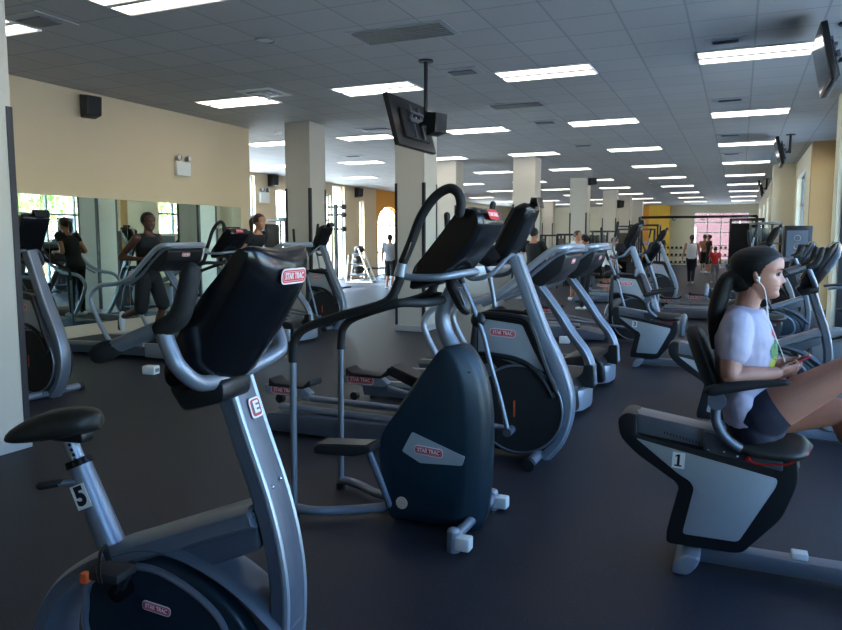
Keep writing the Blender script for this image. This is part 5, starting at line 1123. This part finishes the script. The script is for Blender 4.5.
# white ladder rack with black discs, bench and bin by the slit pier
def ladder():
    p = onz(362, 282); r = empty('ball_rack', (p.x, p.y, 0), radians(20))
    for y in (-.55, .55): b = B(); b.tube([(.45, y, 0), (-.05, y, 1.25)], .03, 8, 1); b.tube([(.45, y, .03), (-.5, y, .03), (-.4, y, 1.0)], .025, 8, 1); b.build('side_frame', 'whiteplastic', r)
    for i, z in enumerate((.28, .66, 1.04)): b = B(); b.box(-.42 + .05 * i, .22 - .12 * i, -.55, .55, z - .02, z + .02); b.build('shelf', 'greymetal', r)
    tag(r, 'white framed three tier rack in front of the pier with the slit window', 'rack')
    mt = r.matrix_basis.copy(); k = 0
    for i, z in enumerate((.28, .66, 1.04)):
        for y in (-.35, 0, .35):
            b = B(); b.ball((0, 0, 0), (.14, .14, .14)); b.ring((0, 0, 0), (0, 0, 1), .14, .008, 20, 6); o = b.build('medicine_ball', 'rubber'); q = Matrix.Translation(r.location) @ Matrix.Rotation(radians(20), 4, 'Z') @ V(-.1, y, z + .165); o.location = q
            tag(o, 'black medicine ball on the white framed three tier rack', 'ball', 'medicine balls on the white rack')
ladder()
p = onz(377, 280); r = empty('weight_bench', (p.x, p.y, 0), radians(70)); b = B(); b.box(-.6, .6, -.14, .14, .42, .50, .03); b.build('bench_pad', 'pad', r)
for x in (-.45, .45): b = B(); b.box(x - .03, x + .03, -.03, .03, 0, .42); b.box(x - .03, x + .03, -.25, .25, 0, .05); b.build('leg', 'black', r)
tag(r, 'low black padded bench beside the white framed rack', 'bench')
p = at_x(336, 240, XO + 2.4); r = empty('cable_tower', (p.x, p.y, 0)); b = B(); b.box(-.05, .05, -.05, .05, 0, 2.7); b.build('column_post', 'black', r)
for z in (1.9, 2.35, 2.6): b = B(); b.tube([(-.3, 0, z), (.3, 0, z)], .03, 8, 1); b.ball((.3, 0, z), .09); b.build('pulley_arm', 'black', r)
b = B(); b.box(-.3, .3, -.4, .4, 0, .05); b.build('base', 'black', r); tag(r, 'thin black cable tower standing before the bright window by the left column', 'cable machine')
# brown wooden counter near the left column
p = at(285, 17); r = empty('counter', (p.x, p.y, 0)); b = B(); b.box(-.9, .9, -.3, .3, 1.0, 1.05, .005); b.build('counter_top', 'wood', r); b = B(); b.box(-.85, .85, -.26, .26, 0, 1.0); b.build('counter_body', 'panelg', r); tag(r, 'brown topped counter behind the woman with tied hair', 'counter')
# small things on the floor and a wall cabinet
for (px, py, lab) in ((151, 374, 'small white floor outlet box in front of the mirror treadmill'), (564.5, 343, 'small white floor outlet box beyond the nearest treadmill hoop')):
    p = onz(px, py); r = empty('floor_outlet', (p.x, p.y, 0), .2); b = B(); b.box(-.08, .08, -.06, .06, 0, .10, .012); b.build('case', 'whiteplastic', r); b = B(); b.box(.081, .085, -.035, .035, .03, .07); b.build('socket', 'panelg', r); tag(r, lab, 'outlet')
p = onz(350, 284); 
p = at_x(806, 250, 1.05); r = empty('storage_cabinet', (1.1, 17.4, 0)); b = B(); b.box(-.25, .28, -.3, .3, 0, 1.85, .01); b.build('cabinet_body', 'black', r)
b = B(); b.box(-.20, .20, -.306, -.30, 1.1, 1.75); b.build('front_panel', 'greymetal', r)
for k in range(3): b = B(); b.ring((0, -.31, 1.25 + .17 * k), (0, 1, 0), .06, .012, 18, 6); b.build('round_hook', 'chrome', r)
tag(r, 'tall black cabinet with three round fittings in front of the tan wall', 'cabinet')
r = empty('storage_cabinet', (1.36, 20.2, 1.15)); b = B(); b.box(-.02, 0, -.45, .45, -.45, .55); b.build('board', 'greymetal', r); b = B(); b.box(-.025, -.02, -.05, .05, -.05, .12); b.build('latch', 'ink', r); tag(r, 'grey cabinet front with a dark latch fixed to the wall below the high right window', 'cabinet')
# ------------------------------------------------------------------ outdoors
M['ground'] = mat('pale_paving', (.86, .85, .82), .9, 0, .1, 3); M['walk'] = mat('sidewalk', (.75, .73, .70), .9, 0, .06, 2)
for nm, x0, x1, y0, y1 in (('ground_right', 3.2, 40, -20, 80), ('ground_left', -50, XO - .3, -20, 80), ('ground_end', XO - .3, 3.2, YE + .3, 80)): sbox(nm, x0, x1, y0, y1, -.25, -.05, 'ground')
sbox('sidewalk', 2.3, 6, -20, 60, -.05, -.02, 'walk')
M['brickfar'] = brick_mat('dull_brick', (.29, .17, .17), (.26, .15, .16), (.31, .23, .23))
def building(x0, x1, y0, y1, h, wins, lab, m='brick', ax='x', face=None):
    cx, cy = (x0 + x1) / 2, (y0 + y1) / 2; r = empty('brick_building', (cx, cy, -.05)); b = B(); b.box(x0 - cx, x1 - cx, y0 - cy, y1 - cy, 0, h); b.build('facade', m, r)
    for (u, z) in wins:
        f = B(); g = B()
        if ax == 'x':
            fx = face - cx; s = -1 if face < cx else 1; f.box(fx - .02, fx + .06 * s, u - cy - .75, u - cy + .75, z - 1, z + 1); fo = f.build('window', 'whiteplastic', r); g.box(fx + .061 * s, fx + .07 * s, u - cy - .65, u - cy - .03, z - .9, z + .9); g.box(fx + .061 * s, fx + .07 * s, u - cy + .03, u - cy + .65, z - .9, z + .9); g.build('pane', 'screen', fo)
        else:
            fy = face - cy; f.box(u - cx - .75, u - cx + .75, fy - .06, fy + .02, z - 1, z + 1); fo = f.build('window', 'whiteplastic', r); g.box(u - cx - .65, u - cx - .03, fy - .07, fy - .061, z - .9, z + .9); g.box(u - cx + .03, u - cx + .65, fy - .07, fy - .061, z - .9, z + .9); g.build('pane', 'screen', fo)
    return tag(r, lab, 'building')
building(24, 30, 20, 60, 12, [(u, z) for u in range(23, 58, 4) for z in (2.2, 5.6, 9)], 'red brick building with white windows across the street, seen in the mirror', face=24)
building(-14, 8, 62, 68, 11, [(u, z) for u in range(-12, 7, 4) for z in (1.6, 5.6, 9)], 'brick building beyond the far end window', m='brickfar', ax='y', face=62)
M['leaf'] = mat('leaves', (.42, .58, .22), .7, 0, .3, 8); M['bark'] = mat('bark', (.35, .27, .2), .9, 0, .2, 10)
def tree(x, y, h, R, lab, n=420):
    r = empty('street_tree', (x, y, -.05)); b = B(); b.tube([(0, 0, 0), (.05, 0, h * .4), (0, .05, h * .7)], [.14, .11, .06], 8, 4); b.build('trunk', 'bark', r)
    t = bmesh.new()
    for i in range(n):
        a, c_, q = random.uniform(0, 2 * pi), random.uniform(-1, 1), random.random() ** .4; s = sqrt(1 - c_ * c_); p = Vector((R * q * s * cos(a), R * q * s * sin(a), h * .68 + R * 1.05 * q * c_))
        e = Euler((random.uniform(0, 6), random.uniform(0, 6), 0)).to_matrix(); k = random.uniform(.16, .34)
        t.faces.new([t.verts.new(p + e @ Vector(v) * k) for v in ((-.5, 0, 0), (0, -.35, .08), (.6, 0, 0), (0, .35, .08))])
    b = B(); b.add(t); b.build('foliage', 'leaf', r); return tag(r, lab, 'tree')
tree(10.5, 22.5, 5.2, 1.9, 'leafy green street tree seen through the storefront in the mirror'); tree(12, 31, 5.5, 2.0, 'second street tree farther along the sidewalk outside the right windows'); tree(-22, 27, 5.5, 2.2, 'leafy tree outside the left windows near the slit window pier'); tree(-20, 22.5, 4.5, 1.8, 'leafy tree outside the left window beside the left column')
def van(x, y, lab):
    r = empty('van', (x, y, -.05), pi / 2); b = B(); b.prism(rnd([(-2.3, .35), (-2.35, 1.0), (-2.2, 1.75), (1.0, 1.8), (1.6, 1.15), (2.35, .95), (2.4, .35)], .15, 4), -.9, .9, .08, 3); b.build('body_shell', 'whiteplastic', r)
    b = B(); b.prism([(-2.0, 1.1), (-2.0, 1.6), (.9, 1.65), (1.35, 1.15)], -.91, .91); b.build('side_windows', 'screen', r)
    for sx in (-1.5, 1.5):
        for sy in (-.85, .85): b = B(); b.cyl((sx, sy - .1, .34), (sx, sy + .1, .34), .34, seg=20); b.build('wheel', 'rubber', r)
    tag(r, lab, 'car')
van(13.5, 24.0, 'white parked van seen through the storefront in the mirror')
# ------------------------------------------------------------------ light
W = bpy.data.worlds.new('sky'); bpy.context.scene.world = W; W.use_nodes = True; nt = W.node_tree; bg = nt.nodes['Background']; sk = nt.nodes.new('ShaderNodeTexSky'); sk.sky_type = 'NISHITA'
sk.sun_elevation = radians(48); sk.sun_rotation = radians(-70); sk.sun_disc = False; sk.air_density = 1.4; sk.dust_density = .6; tn = nt.nodes.new('ShaderNodeMix'); tn.data_type = 'RGBA'; tn.blend_type = 'MULTIPLY'; tn.inputs[0].default_value = 1; tn.inputs[7].default_value = (.72, .9, 1.15, 1); nt.links.new(sk.outputs[0], tn.inputs[6]); nt.links.new(tn.outputs[2], bg.inputs[0]); bg.inputs[1].default_value = SKY
sn = bpy.data.lights.new('sun', 'SUN'); so = bpy.data.objects.new('sun', sn); COL.objects.link(so); sn.energy = SUN; sn.angle = .02; sn.color = (1, .95, .86); so.rotation_euler = (radians(50), 0, radians(-62))
def area(nm, loc, rot, sx, sy, e, col, portal=False):
    l = bpy.data.lights.new(nm, 'AREA'); l.shape = 'RECTANGLE'; l.size = sx; l.size_y = sy; l.energy = e; l.color = col; o = bpy.data.objects.new(nm, l); COL.objects.link(o); o.location = loc; o.rotation_euler = rot
    if portal: l.cycles.is_portal = True
for a, c_, z0, z1 in ((2.0, 5.8, .5, 3.2), (6.8, 10.6, .5, 3.2), (14.9, 18.0, 0, 3.3)): area('window_portal', (XR + .35, (a + c_) / 2, (z0 + z1) / 2), (0, radians(90), 0), z1 - z0, c_ - a, 1, (1, 1, 1), True)
for a, c_ in ((12.6, 19.25), (20.4, 23.95), (27.85, 30.05), (38.5, 43.5)): area('window_portal', (XO - .35, (a + c_) / 2, 1.6), (0, radians(-90), 0), 3.1, c_ - a, 1, (1, 1, 1), True)
area('window_portal', (-1.1, YE + .4, 1.8), (radians(-90), 0, 0), 3.1, 2.9, 1, (1, 1, 1), True)
sc = bpy.context.scene; sc.view_settings.view_transform = 'Standard'; sc.view_settings.look = 'None'; sc.view_settings.exposure = EXPO; sc.view_settings.gamma = 1
